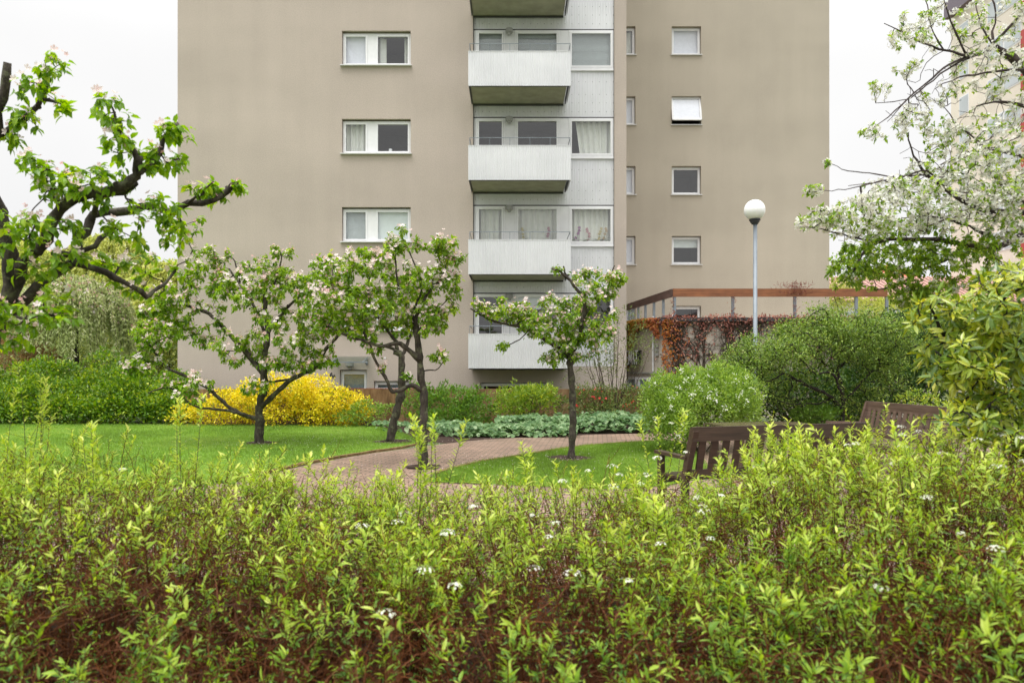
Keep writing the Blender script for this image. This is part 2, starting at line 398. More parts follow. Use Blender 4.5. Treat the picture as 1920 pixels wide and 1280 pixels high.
def draw_chains(g, A, chains, cnt, r0=.0025, ex=.42, rmax=.05, sides=4):
    by = {}
    for c in chains:
        R = np.minimum(r0*np.maximum(cnt[c], 1)**ex, rmax); R[0] = R[1]
        by.setdefault(len(c), []).append((A[c], R))
    for k, l in by.items():
        if k < 2: continue
        g.tubes(np.array([x[0] for x in l]), np.array([x[1] for x in l]), sides)
def rosette(g, P, D, k, L, W, droop=.3, spread=.9, hi=False, tip_up=0, spr=.02, curl=.2, tbase=None, tspread=1.0, fold=.12):
    n = len(P); Pk = np.repeat(P, k, 0) + rng.normal(size=(n*k, 3))*spr; Dk = np.repeat(D, k, 0)
    d = nrm(rv(n*k)*spread + Dk*.5 + np.array([0, 0, -droop]))
    N = nrm(np.array([0,0,1.0]) + rv(n*k)*.55)
    Ls = L*(.55 + .6*rng.random(n*k))
    t = rng.random(n*k)*tspread
    if tbase is not None: t = np.clip(np.repeat(tbase, k)*.5 + t*.5, 0, 1)
    g.leaves(Pk, d, N, Ls, Ls*W, hi=hi, curl=curl, tint=t, fold=fold)

def shrub(name, label, cat, blobs, mat, L=.05, W=.5, clump=10, cs=.07, nstem=14, base=None, stem_mat='stem_brown', flower=None, group=None, kind=None, up=.5, stem_r=.006, shell=3.2, upness=.25):
    """blobs in metres: (x,y,z,rx,ry,rz,nclumps)"""
    b0 = np.mean([[b[0], b[1]] for b in blobs], 0) if base is None else np.array(base)
    root = thing(name, (b0[0], b0[1], 0), label, cat, group)
    C = []; O = []
    for b in blobs:
        n = b[6]; d = nrm(rng.normal(size=(n, 3))); d[:, 2] = np.where(rng.random(n) < upness, np.abs(d[:, 2]), d[:, 2])
        r = rng.random((n, 1))**(1/shell) * (1 + .10*rng.normal(size=(n, 1)))
        p = np.array(b[:3]) + d*r*np.array(b[3:6]); C.append(p); O.append(d)
    C = np.vstack(C); O = np.vstack(O); ok = C[:, 2] > .03; C = C[ok]; O = O[ok]
    n = len(C); k = clump
    Ok = np.repeat(O, k, 0); W3 = nrm(rv(n*k) + Ok*.55 + np.array([0,0,.35]))
    P = np.repeat(C, k, 0) + W3*cs*(.5 + 1.1*rng.random((n*k, 1))); Dk = nrm(W3*.7 + Ok*.2 + np.array([0,0,up*.6]) + rv(n*k)*.7)
    Nn = nrm(W3*.9 + np.array([0,0,.5]) + rv(n*k)*.45)
    P[:, 2] = np.maximum(P[:, 2], .015)
    tb = np.repeat(rng.random(n), k)
    g = G(); Ls = L*(.6 + .7*rng.random(n*k)); g.leaves(P, Dk, Nn, Ls, Ls*W, tint=np.clip(tb*.5 + rng.random(n*k)*.5, 0, 1))
    g.build('foliage', M[mat], root)
    if nstem:
        g = G(); idx = rng.choice(n, min(n, nstem*6), replace=False); tg = C[idx]
        bs = np.column_stack([b0[0] + rng.normal(size=nstem)*.08, b0[1] + rng.normal(size=nstem)*.08, np.zeros(nstem)])
        far = np.argsort(-np.abs(tg[:, 0]-b0[0])); st = []
        for i in range(nstem):
            t = tg[i % len(tg)]; p = np.array([bs[i], bs[i]*.5 + t*.5 + np.array([0,0,.1]) + rng.normal(size=3)*.06, t]); p[1, 0] = bs[i][0] + (t[0]-bs[i][0])*.6
            q, r = smooth_path(p, [stem_r*2, stem_r*1.3, stem_r*.5], .15, .01); g.tube(q, r, 5); st.append(q)
        S = np.vstack(st); A, ch, cnt, en, DI = colonize(S, tg, .12, .01)
        draw_chains(g, A, ch, cnt, stem_r*.4, .4, stem_r*1.2, 3)
        g.build('stems', M[stem_mat], root)
    if flower:
        fm, fn, fr, fk, fs = flower
        top = np.argsort(-(C[:, 2]*.5 + rng.random(n)) + (C[:, 1]-b0[1])*.3)[:fn]
        P = np.repeat(C[top] + O[top]*cs*.8, fk, 0) + rng.normal(size=(len(top)*fk, 3))*fs
        g = G(); g.flowers(P, nrm(np.repeat(O[top], fk, 0) + np.array([0,-.3,.5]) + rv(len(P))*.5), fr*(.7+.6*rng.random(len(P))))
        g.build('blossoms', M[fm], root)
    return root
# ================================================================== SETTING
def poly_sheet(name, pts, z, mat, kind='structure'):
    g = G(); g.add([(x, y, z) for x, y in pts], np.array([list(range(len(pts)))])); o = g.build(name, mat); o['kind'] = kind; return o
def gp(px, py):
    Y = CH*F/(py-HY); return ((px-960)*Y/F, Y)
# one ground sheet to the horizon, with the sunken yard of the house in it
g = G(); yx0, yx1, yy0, yy1 = -9.8, 4.4, 20.55, 22.4; XX = [-400, yx0, yx1, 400]; YY = [-60, yy0, yy1, 700]
for i in range(3):
    for j in range(3):
        if i == 1 and j == 1: continue
        g.quad((XX[i],YY[j],0),(XX[i+1],YY[j],0),(XX[i+1],YY[j+1],0),(XX[i],YY[j+1],0))
d = -.75
g.quad((yx0,yy0,d),(yx1,yy0,d),(yx1,yy1,d),(yx0,yy1,d))
for a, b in (((yx0,yy0),(yx1,yy0)),((yx1,yy0),(yx1,yy1)),((yx1,yy1),(yx0,yy1)),((yx0,yy1),(yx0,yy0))):
    g.quad((*a,0),(*b,0),(*b,d),(*a,d))
o = g.build('ground', M['ground']); o['kind'] = 'structure'
soil = poly_sheet('flower_bed', [(-22,17.2),(-4,17.2),(-1.6,15.2),(-1,14.9),(9,16),(16,14),(16,24),(5,20.5),(-9.7,20.5),(-22,24)], .004, M['soil'])
paving_pts = [(-9,1.0),(9,1.0),(9,9),(14,12),(14,19.0),(9,18.6),(6,18.1),gp(1235,812),gp(1120,815),gp(1000,820),gp(930,823),gp(870,828),gp(790,838),gp(700,850),gp(640,860),gp(580,872),gp(520,886),gp(450,905),(-5.2,9.0),(-9,7.5)]
path = poly_sheet('path', paving_pts, .010, M['bricks'])
hb = poly_sheet('hedge_bed', [(-9,.6),(9,.6),(9,5.6),(4,5.35),(2,5.45),(0,5.2),(-2.2,5.4),(-5,5.5),(-9,5.3)], .016, M['soil'])
lawnL = [(-24,8.5),(-5.6,8.9),gp(445,902),gp(515,884),gp(575,870),gp(635,858.5),gp(697,848.5),gp(750,841),gp(782,834),gp(784,828),gp(775,822),gp(760,815),gp(735,806),gp(700,800),gp(560,798),gp(330,797),gp(0,796),(-24,19.8)]
lawnR = [gp(1246,828),gp(1180,831),gp(1100,837),gp(1040,845),gp(1000,852),gp(950,860),gp(900,868),gp(850,880),gp(815,892),gp(800,905),(.2,9.6),(1.3,9.3),(2.1,9.6),(3.0,10.6),(3.3,12.5),(3.6,14.4)]
poly_sheet('lawn_left', lawnL, .022, M['lawn']); poly_sheet('lawn_right', lawnR, .022, M['lawn'])
eg = G()
for line in ([gp(445,902),gp(515,884),gp(575,870),gp(635,858.5),gp(697,848.5),gp(750,841),gp(782,834),gp(784,828)], [gp(1246,828),gp(1180,831),gp(1100,837),gp(1040,845),gp(1000,852),gp(950,860),gp(900,868),gp(850,880),gp(815,892)]):
    for (xa, ya), (xb, yb) in zip(line[:-1], line[1:]):
        nb = max(1, int(math.hypot(xb-xa, yb-ya)/.22))
        for q in range(nb):
            u0, u1 = (q+.03)/nb, (q+.97)/nb; dz = rng.normal()*.003
            eg.obox((xa+(xb-xa)*u0, ya+(yb-ya)*u0, .018+dz), (xa+(xb-xa)*u1, ya+(yb-ya)*u1, .018+dz), .07, .05)
tag(eg.build('path_edging', M['concrete']), kind='structure')
def inpoly(pts, X, Y):
    pts = np.array(pts); r = np.zeros(len(X), bool); j = len(pts)-1
    for i in range(len(pts)):
        c = ((pts[i,1] > Y) != (pts[j,1] > Y)) & (X < (pts[j,0]-pts[i,0])*(Y-pts[i,1])/(pts[j,1]-pts[i,1]+1e-12) + pts[i,0]); r ^= c; j = i
    return r
rings = [(-1.41,11.4,.28),(-2.55,15.3,.42),(1.0,12.45,.42),(-5.3,15,.35)]
def grass(name, pts, n, label_kind):
    a = np.array(pts); x0, y0 = a.min(0); x1, y1 = a.max(0); x0 = max(x0, -16)
    X = rng.uniform(x0, x1, n); Y = y0 + (y1-y0)*rng.random(n)**1.25; ok = inpoly(pts, X + rng.normal(size=n)*.035, Y + rng.normal(size=n)*.05)
    for rx, ry, rr in rings: ok &= (np.hypot(X-rx, (Y-ry)*1.0) > rr*(.75+.4*rng.random(n)))
    X = X[ok]; Y = Y[ok]; n = len(X); P = np.column_stack([X, Y, np.full(n, .02)])
    D = nrm(np.column_stack([rng.normal(size=n)*.45, rng.normal(size=n)*.45, np.ones(n)]))
    patch = .45 + .42*np.sin(X*1.3+1)*np.sin(Y*.9+X*.4) + .14*np.sin(X*4+Y*3)*np.sin(Y*5.3-X) + .12*np.sin(X*11+3*np.sin(Y*7))
    g = G(); L = (.03 + .045*rng.random(n)); S = nrm(np.cross(D, rv(n)))
    v = np.stack([P - S*.004, P + S*.004, P + D*L[:, None]], 1); g.add(v, (np.arange(n)*3)[:, None] + np.arange(3), np.repeat(np.clip(patch + rng.normal(size=n)*.2, 0, 1), 3))
    tag(g.build(name, M['blade']), kind='stuff')
grass('grass', lawnL, 230000, 'l'); grass('grass', lawnR, 110000, 'r')
pn = 900; wh = rng.integers(0, 4, pn); rr0 = np.array([(r[0], r[1]) for r in rings])[wh]; pp_ = rr0 + rng.normal(size=(pn,2))*np.array([1.3,.9]); g = G(); PP_ = np.column_stack([pp_, np.full(pn,.05)+.015*rng.random(pn)]); ok = inpoly(lawnL, pp_[:,0], pp_[:,1]) | inpoly(lawnR, pp_[:,0], pp_[:,1]); PP_[~ok,2] = .018
g.leaves(PP_, nrm(rv(pn)*[1,1,.1]), nrm(rv(pn)*.3+[0,0,1]), .02, .016, tint=rng.random(pn)*.4); tag(g.build('fallen_petals', M['apple_blossom']), kind='stuff')
for rx, ry, rr in rings:
    pts = [(rx + rr*(1+.15*math.sin(3*a+rx)+.08*math.sin(7*a))*math.cos(a), ry + rr*(1+.1*math.sin(4*a))*math.sin(a)) for a in np.linspace(0, 6.283, 24, endpoint=False)]
    tag(poly_sheet('tree_pit_soil', pts, .030, M['soil']))

# ---- facade tools
def wall_holes(g, x0, x1, z0, z1, y, holes, rev=.16):
    xs = sorted({x0, x1, *[h[0] for h in holes], *[h[1] for h in holes]}); zs = sorted({z0, z1, *[h[2] for h in holes], *[h[3] for h in holes]})
    for i in range(len(xs)-1):
        for j in range(len(zs)-1):
            cx = (xs[i]+xs[i+1])/2; cz = (zs[j]+zs[j+1])/2
            if any(h[0] < cx < h[1] and h[2] < cz < h[3] for h in holes): continue
            g.quad((xs[i],y,zs[j]),(xs[i+1],y,zs[j]),(xs[i+1],y,zs[j+1]),(xs[i],y,zs[j+1]))
    for a, b, c, d in holes:
        yb = y + rev
        g.quad((a,y,c),(a,yb,c),(a,yb,d),(a,y,d)); g.quad((b,y,c),(b,y,d),(b,yb,d),(b,yb,c))
        g.quad((a,y,d),(a,yb,d),(b,yb,d),(b,y,d)); g.quad((a,y,c),(b,y,c),(b,yb,c),(a,yb,c))
def frame_ring(g, x0, x1, z0, z1, y0, y1, w):
    g.box(x0, x1, y0, y1, z0, z0+w); g.box(x0, x1, y0, y1, z1-w, z1)
    g.box(x0, x0+w, y0, y1, z0+w, z1-w); g.box(x1-w, x1, y0, y1, z0+w, z1-w)
def curtain(g, x0, x1, z0, z1, y, amp=.04, pitch=.19, slant=0):
    n = int((x1-x0)/.02)+2; xs = np.linspace(x0, x1, n); ph = np.cumsum(rng.normal(size=n)*.25)
    ys = y + amp*np.sin(xs/pitch*2*np.pi + ph)
    v = np.concatenate([np.column_stack([xs + slant*(1-(xs-x0)/(x1-x0)), ys, np.full(n, z0)]), np.column_stack([xs, ys, np.full(n, z1)])])
    i = np.arange(n-1); g.add(v, np.stack([i, i+1, n+i+1, n+i], 1))
def room(g, x0, x1, z0, z1, y, dep=1.5):
    g.quad((x0,y+dep,z0),(x1,y+dep,z0),(x1,y+dep,z1),(x0,y+dep,z1)); g.quad((x0,y,z0),(x0,y+dep,z0),(x0,y+dep,z1),(x0,y,z1))
    g.quad((x1,y,z0),(x1,y,z1),(x1,y+dep,z1),(x1,y+dep,z0)); g.quad((x0,y,z1),(x0,y+dep,z1),(x1,y+dep,z1),(x1,y,z1)); g.quad((x0,y,z0),(x1,y,z0),(x1,y+dep,z0),(x0,y+dep,z0))
def window(parent, x0, x1, z0, z1, y, panes, cover=(), name='window', fr=.045, sill=True, label=None, pmat='glass', back=None):
    """y: face of frame; panes: list of (xa,xb) glazed casements; cover: 'curtain','blind','lilac',.. per pane"""
    g = G(); frame_ring(g, x0, x1, z0, z1, y, y+.07, fr)
    last = x0+fr
    solid = []
    for a, b in panes:
        frame_ring(g, a, b, z0+fr, z1-fr, y-.014, y+.05, .055)
        if a > last + .02: solid.append((last, a))
        last = b
    if x1-fr > last + .02: solid.append((last, x1-fr))
    for a, b in solid: g.box(a, b, y+.004, y+.045, z0+fr, z1-fr)
    w = g.build(name, M['white'], parent); tag(w, label)
    for a, b in panes: g = G(); g.quad((a+.05,y+.02,z0+fr+.05),(b-.05,y+.02,z0+fr+.05),(b-.05,y+.02,z1-fr-.05),(a+.05,y+.02,z1-fr-.05)); g.build('pane', M[pmat], w)
    g = G(); room(g, x0, x1, z0, z1, y+.075); g.build('room_interior', M['interior'], w)
    if sill:
        g = G(); g.box(x0-.05, x1+.05, y-.20, y+.0-.002, z0-.035, z0-.005); g.build('sill', M['sill'], w)
    for (a, b), c in zip(panes, cover):
        if not c: continue
        g = G(); a += .03; b -= .03; zt = z1-.06; zb = z0+.06
        if c == 'curtain': curtain(g, a, b, zb, zt, y+.22); g.build('curtain', M['curtain'], w)
        elif c == 'sides':
            q = (b-a)*.26; curtain(g, a, a+q, zb, zt, y+.22); g.build('curtain', M['curtain'], w); g = G(); curtain(g, b-q*.6, b, zb, zt, y+.22); g.build('curtain', M['curtain'], w)
        elif c == 'slant': curtain(g, a+.16, b, zb, zt, y+.22, slant=.14); g.build('curtain', M['curtain'], w)
        elif c == 'lilac': g.quad((a,y+.12,zb),(b,y+.12,zb),(b,y+.12,zt),(a,y+.12,zt)); g.build('roller_blind', M['lilac'], w)
        elif c == 'half': g.quad((a,y+.14,zt-(zt-zb)*.35),(b,y+.14,zt-(zt-zb)*.35),(b,y+.14,zt),(a,y+.14,zt)); g.build('roller_blind', M['blind'], w)
        elif c == 'sheer': g.quad((a,y+.10,zb),(b,y+.10,zb),(b,y+.10,zt),(a,y+.10,zt)); g.build('roller_blind', M['blind'], w)
        elif c == 'frost': g.quad((a,y+.10,zb),(b,y+.10,zb),(b,y+.10,zt),(a,y+.10,zt)); g.build('roller_blind', M['frosted'], w)
        elif c == 'blind':
            z = zb
            while z < zt: g.quad((a,y+.10,z),(b,y+.10,z),(b,y+.125,z+.034),(a,y+.125,z+.034)); z += .036
            g.build('venetian_blind', M['blind'], w)
    return w

# ================================================================== MAIN BUILDING (left block)
FY = 22.6; ZT = 24.0; SP = 2.8
def X6(px): return (px-960)*FY/F
def Z6(py): return CH + (HY-py)*FY/F
bL = thing('apartment_building', (-3.5, FY, -.75), 'beige pebbledash apartment block with a strip of white ribbed balconies down its middle', 'building')
holes = []; LW = []
z0b, z0t = Z6(126)+.02, Z6(58)
for k in range(-2, 5):
    zz = k*SP; a, b, c, d = X6(641), X6(770), z0b - zz, z0t - zz
    if k > 3: continue
    holes.append((a, b, c, d)); LW.append((a, b, c, d, k))
bay = (X6(887), X6(1152), Z6(727)-.1, ZT-.5)
door = (X6(637), X6(688), -.70, Z6(693)); w1 = (X6(701), X6(771), Z6(734), Z6(714)); w2 = (X6(901), X6(1023), Z6(745), Z6(717))
XL, XR = X6(333), X6(1174.5)
BZ = Z6(687)          # bottom of the bay
bay = (X6(887), X6(1152), BZ, ZT-.5)
g = G(); wall_holes(g, XL, XR, -.75, ZT, FY, holes + [bay, door, w1, w2])
g.quad((XL,FY,-.75),(XL,FY,ZT),(XL,FY+12,ZT),(XL,FY+12,-.75)); g.quad((XR,FY,-.75),(XR,FY+12,-.75),(XR,FY+12,ZT),(XR,FY,ZT)); g.quad((XL,FY+12,-.75),(XL,FY+12,ZT),(XR,FY+12,ZT),(XR,FY+12,-.75)); g.quad((XL,FY,ZT),(XR,FY,ZT),(XR,FY+12,ZT),(XL,FY+12,ZT))
g.build('wall', M['stucco'], bL)
g = G(); g.box(XL-.15, XR+.15, FY-.15, FY+12.15, ZT+.003, ZT+.25); g.build('roof', M['darkmetal'], bL)
covers = {-2: ('lilac','sides'), -1: ('lilac','curtain'), 0: ('lilac','sides'), 1: ('curtain',None), 2: ('blind','sheer'), 3: (None,'curtain')}
for a, b, c, d, k in LW:
    wy = FY+.11
    window(bL, a+.01, b-.01, c+.035, d-.04, wy, [(a+.05, a+.79), (a+1.07, b-.05)], covers.get(k, ()), label='two-casement window with a white panel between')
window(bL, door[0]+.01, door[1]-.01, door[2]+.02, door[3]-.03, FY+.12, [(door[0]+.05, door[1]-.05)], ('frost',), name='door', fr=.06, sill=False, label='white entrance door with frosted pane')
window(bL, w1[0]+.01, w1[1]-.01, w1[2]+.02, w1[3]-.02, FY+.12, [(w1[0]+.05, w1[1]-.05)], ('frost',), sill=False, label='low basement window')
window(bL, w2[0]+.01, w2[1]-.01, w2[2]+.02, w2[3]-.02, FY+.12, [(w2[0]+.05, w2[1]-.05)], (None,), sill=False, label='dark basement window')
# glass canopy + lamp over the door
g = G(); g.add([(X6(622),FY-.62,Z6(679)),(X6(697),FY-.62,Z6(679)),(X6(697),FY-.02,Z6(668)),(X6(622),FY-.02,Z6(668))], np.array([[0,1,2,3]]))
cn = g.build('canopy', M['canopy'], bL)
g = G()
g.box(X6(622), X6(697), FY-.635, FY-.622, Z6(680), Z6(678))
for px in (632, 688):
    g.obox((X6(px),FY-.01,Z6(672)),(X6(px),FY-.55,Z6(679)),.05,.05); g.obox((X6(px),FY-.01,Z6(684)),(X6(px),FY-.35,Z6(677.5)),.03,.03); g.box(X6(px)-.03,X6(px)+.03,FY-.025,FY-.003,Z6(682),Z6(670))
g.build('canopy_bracket', M['galv'], cn)
def wall_lamp(x, z, y, parent, s=1.0):
    g = G(); g.tube([(x,y-.02,z+.04*s),(x,y-.12*s,z+.04*s)], [.05*s,.05*s], 10); g.tube([(x,y-.16*s,z+.09*s),(x,y-.16*s,z+.085*s),(x,y-.16*s,z-.03*s),(x,y-.16*s,z-.06*s)], [.03*s,.12*s,.125*s,.10*s], 14)
    l = g.build('wall_lamp', M['lampgrey'], parent); g = G(); g.tube([(x,y-.16*s,z-.06*s),(x,y-.16*s,z-.12*s),(x,y-.16*s,z-.135*s)], [.07*s,.06*s,.03*s], 10); g.build('lamp_shade', M['lampgrey'], l)
wall_lamp(X6(658), Z6(684), FY, bL, 1.05)
g = G(); g.tube([(X6(722),FY-.002,Z6(671)),(X6(722),FY-.03,Z6(671))],[.03,.03],10); g.build('vent_cap', M['white'], bL)
# lettering
def text_obj(s, name, x, y, z, size, mat, parent, rz=0, extr=.01, shear=0):
    cu = bpy.data.curves.new(name, 'FONT'); cu.body = s; cu.size = size; cu.extrude = extr; cu.offset = size*.012
    o = bpy.data.objects.new('tmp', cu); COL.objects.link(o); dg = bpy.context.evaluated_depsgraph_get(); me = bpy.data.meshes.new_from_object(o.evaluated_get(dg))
    bpy.data.objects.remove(o); V = np.array([v.co for v in me.vertices])
    W = np.column_stack([V[:,0]*math.cos(rz) + V[:,2]*math.sin(rz), V[:,0]*math.sin(rz) - V[:,2]*math.cos(rz), V[:,1]]) + np.array([x,y,z])
    if parent is not None: W -= np.array(parent.location)
    me.vertices.foreach_set('co', W.astype(np.float32).ravel()); me.materials.clear(); me.materials.append(mat); me.update()
    q = bpy.data.objects.new(name, me); COL.objects.link(q); q.parent = parent; return q
text_obj('6', 'house_number', X6(618), FY-.012, Z6(707), .22, M['darkmetal'], bL); text_obj('A', 'house_number', X6(624.5), FY-.012, Z6(707), .13, M['darkmetal'], bL)

# ---- the bay: ribbed cladding, windows, balconies
def corrugated(g, x0, x1, z0, z1, y, pitch=.052, dep=.013):
    n = max(2, int(round((x1-x0)/pitch))); p = (x1-x0)/n
    xs = []; ys = []
    for i in range(n):
        xs += [x0+i*p, x0+i*p+p*.42, x0+i*p+p*.55, x0+i*p+p*.87]; ys += [y, y, y+dep, y+dep]
    xs.append(x1); ys.append(y); xs = np.array(xs); ys = np.array(ys); n = len(xs)
    v = np.concatenate([np.column_stack([xs,ys,np.full(n,z0)]), np.column_stack([xs,ys,np.full(n,z1)])]); i = np.arange(n-1)
    g.add(v, np.stack([i,i+1,n+i+1,n+i],1))
BY = FY+.10
bx0, bx1 = bay[0]+.02, bay[1]-.01
g = G(); rv_g = G()
zt1 = Z6(54); zb1 = Z6(131)      # window band of floor k=0
for k in range(-3, 4):
    zz = k*SP; top = zt1-zz; bot = zb1-zz
    nb = max(top - SP, BZ) if k < 3 else BZ
    if bot > nb: corrugated(g, bx0, bx1, nb+.01, bot-.005, BY)
    for zr in (.35, .75, 1.02, 1.3):
        z = bot - zr
        if z < BZ+.05: continue
        for x in np.arange(bx0+.05, bx1, .22): rv_g.box(x-.007, x+.007, BY-.012, BY-.003, z-.007, z+.007)
g.build('cladding', M['corr'], bL); rv_g.build('rivets', M['darkmetal'], bL)
g = G()
for k in range(-3, 4): g.box(bx0, bx1, BY-.02, BY+.03, zt1-k*SP-.012, zt1-k*SP+.02); 
g.box(bx0-.02, bx0-.001, FY+.01, BY+.1, BZ, ZT-.5)
g.build('trim', M['darkmetal'], bL)
cov3 = {-3: ('lilac','lilac','blind'), -2: ('blind','curtain','lilac'), -1: ('blind','blind','blind'), 0: ('blind','blind','blind'), 1: (None,None,'slant'), 2: ('curtain','curtain','curtain'), 3: (None,'half',None)}
for k in range(-3, 4):
    zz = k*SP; top = zt1-zz-.02; bot = zb1-zz
    nm = {0:'top',1:'second',2:'third',3:'lowest'}.get(k)
    c = cov3[k]
    # balcony door, lamp panel, middle window, panel, big window
    xd0, xd1 = bx0+.06, X6(947); xm0, xm1 = X6(965), X6(1050); xb0, xb1 = X6(1067), bx1-.01
    dz = bot-.95 if k < 3 else bot-.3
    window(bL, xd0, xd1, bot-.30, top, BY-.03, [(xd0+.05, xd1-.05)], (c[0],), name='balcony_door', sill=False)
    for pa_, pb_, pz_ in ((bx0+.001, xd0-.002, bot-.3), (xd1+.002, xm0-.002, bot-.3), (xm1+.002, xb0-.002, bot)): g = G(); g.box(pa_, pb_, BY-.02, BY+.06, pz_, top); g.build('panel', M['white_dirty'], bL)
    window(bL, xm0, xm1, bot-.02, top, BY-.03, [(xm0+.05, xm1-.05)], (c[1],), sill=False)
    window(bL, xb0, xb1, bot+.06, top, BY-.03, [(xb0+.04, xb1-.04)], (c[2],), sill=False)
    g = G(); g.box(xb0-.02, xb1, BY-.06, BY+.05, bot-.01, bot+.055); g.build('sill', M['white'], bL)
    wall_lamp(X6(956)-.02, top-.10, BY-.02, bL, .95)
# balconies
PY = 21.15
def XP(px): return (px-960)*PY/F
def ZP(py): return CH + (HY-py)*PY/F
for k in range(-3, 4):
    zz = k*SP; zt = ZP(97)-zz; zb = ZP(161)-zz; px0, px1 = XP(878), XP(1070.5)
    g = G(); corrugated(g, px0, px1, zb, zt, PY, .052, .013)
    g.box(px0-.001, px1+.001, PY-.004, PY+.03, zt, zt+.018)
    # sides
    for x, s in ((px0, 1), (px1, -1)):
        g.box(min(x, x+s*.02), max(x, x+s*.02), PY+.02, FY+.05 if s == 1 and False else FY-.02, zb+.02, zt)
    b = g.build('balcony', M['corr'], bL)
    g = G(); g.box(px0+.06, px1-.12, PY+.05, BY-.05, zb+.01, zb+.14); g.build('slab', M['soffit'], b)
    g = G()
    for x in (px0+.035, px1-.07): g.box(x-.015, x+.015, PY+.03, FY-.05, zb-.03, zb+.12); 
    g.box(px0+.05, px1-.05, PY+.02, PY+.045, zb-.015, zb+.1)
    g.box(px0+.08, px1-.12, BY-.10, BY-.06, zb-.05, zb-.002)
    g.build('bracket', M['darkmetal'], b)
    g = G(); rt = zt + .245
    g.tube([(px0+.04,PY+.02,rt),(px1-.02,PY+.02,rt)], [.011,.011], 6); g.tube([(px0+.04,PY+.02,rt),(px0+.04,FY-.02,rt)], [.011,.011], 6); g.tube([(px1-.02,PY+.02,rt),(px1-.02,FY-.02,rt)], [.011,.011], 6)
    for i in range(6):
        x = px0+.04 + (px1-px0-.06)*i/5
        g.tube([(x,PY+.035,zt-.3),(x,PY+.02,rt)], [.008,.008], 5)
    g.build('railing', M['galv'], b)

# ================================================================== RIGHT BLOCK
RY = 28.5
def XR_(px): return (px-960)*RY/F
def ZR(py): return CH + (HY-py)*RY/F
bR = thing('apartment_building', (8.0, RY, 0), 'plain beige apartment block set back on the right, with a column of small square windows', 'building')
holes = []; rw = []
for k in range(-3, 5):
    zt = ZR(49.5)-k*SP; zb = ZR(104)-k*SP
    for j, (pa, pb) in enumerate(((1137, 1191.5), (1259.5, 1314.5))):
        h = (XR_(pa), XR_(pb), zb, zt); holes.append(h); rw.append((h, k, j))
rx0, rx1 = 2.6, XR_(1555)
g = G(); wall_holes(g, rx0, rx1, 0, ZT, RY, holes, .2)
g.quad((rx0,RY,0),(rx0,RY,ZT),(rx0,RY+12,ZT),(rx0,RY+12,0)); g.quad((rx1,RY,0),(rx1,RY+12,0),(rx1,RY+12,ZT),(rx1,RY,ZT)); g.quad((rx0,RY,ZT),(rx1,RY,ZT),(rx1,RY+12,ZT),(rx0,RY+12,ZT)); g.quad((rx0,RY+12,0),(rx0,RY+12,ZT),(rx1,RY+12,ZT),(rx1,RY+12,0))
g.build('wall', M['stucco2'], bR)
g = G(); g.box(rx0-.1, rx1+.12, RY-.12, RY+12.1, ZT+.003, ZT+.25); g.build('roof', M['darkmetal'], bR)
cr = {0:'lilac', 1:'lilac', 2:None, 3:'half', 4:None}
for (a, b, c, d), k, j in rw:
    opened = (k == 1 and j == 1)
    if opened:
        g = G(); frame_ring(g, a+.01, b-.01, c+.04, d-.01, RY+.13, RY+.19, .04); w = g.build('window', M['darkmetal'], bR); tag(w, 'top-hung window tilted open')
        g = G(); room(g, a, b, c+.01, d, RY+.2); g.build('room_interior', M['interior'], w)
        zb2 = c+.18; yy = RY-.06
        def P2(x, t, o=0): return (x, RY+.12 + (yy-.05-RY-.12)*t + o, d-.03 + (zb2-d+.03)*t)
        g = G(); w_ = .07
        for p, q in (((a+.03),(b-.03)),):
            g.obox(P2(p,0),P2(p,1),.07,.05,up=(0,-1,.3)); g.obox(P2(q,0),P2(q,1),.07,.05,up=(0,-1,.3)); g.obox(P2(p,.02),P2(q,.02),.07,.05,up=(0,-1,.3)); g.obox(P2(p,.98),P2(q,.98),.08,.05,up=(0,-1,.3))
        g.build('sash', M['white'], w)
        g = G(); g.quad(P2(a+.05,.97,.0),P2(b-.05,.97,.0),P2(b-.05,.04,.0),P2(a+.05,.04,.0)); g.build('pane', M['glass'], w)
        g = G(); g.quad(P2(a+.05,.97,.03),P2(b-.05,.97,.03),P2(b-.05,.04,.03),P2(a+.05,.04,.03)); g.build('roller_blind', M['lilac'], w)
        g = G(); g.box(a-.04, b+.04, RY-.06, RY+.12, c-.01, c+.02); g.build('sill', M['sill'], w)
    else:
        window(bR, a+.01, b-.01, c+.03, d-.02, RY+.14, [(a+.05, b-.05)], (cr.get(k, 'lilac') if j == 1 else ('curtain' if k == 0 else 'lilac'),))

# ================================================================== ANNEX with the vine wall
AY = 22.9; AX = 4.83; AZ = Z6(600)
bA = thing('annex_building', (8.5, AY, 0), 'low flat-roofed beige annex whose front wall is overgrown with red creeper', 'building')
AX1 = 13.5; AB = (3.66, 25.5)
g = G()
wall_holes(g, AX, AX1, 0, AZ, AY, [])
g.quad((AX,AY,0),(AX,AY,AZ),(AB[0],AB[1],AZ),(AB[0],AB[1],0)); g.quad((AX1,AY,0),(AX1,28.4,0),(AX1,28.4,AZ),(AX1,AY,AZ)); g.quad((AX,AY,AZ),(AX1,AY,AZ),(AX1,28.4,AZ),(AX1,28.4,AZ)) if False else g.add([(AX,AY,AZ),(AX1,AY,AZ),(AX1,28.4,AZ),(AB[0],28.4,AZ),(AB[0],AB[1],AZ)], np.array([[0,1,2,3,4]]))
g.build('wall', M['annex'], bA)
g = G(); g.box(AX-.05, AX1+.05, AY-.10, AY-.003, AZ-.02, AZ+.10); g.obox((AX-.03,AY-.05,AZ+.04),(AB[0]-.03,AB[1],AZ+.04),.1,.12); g.build('roof_edge', M['darkmetal'], bA)
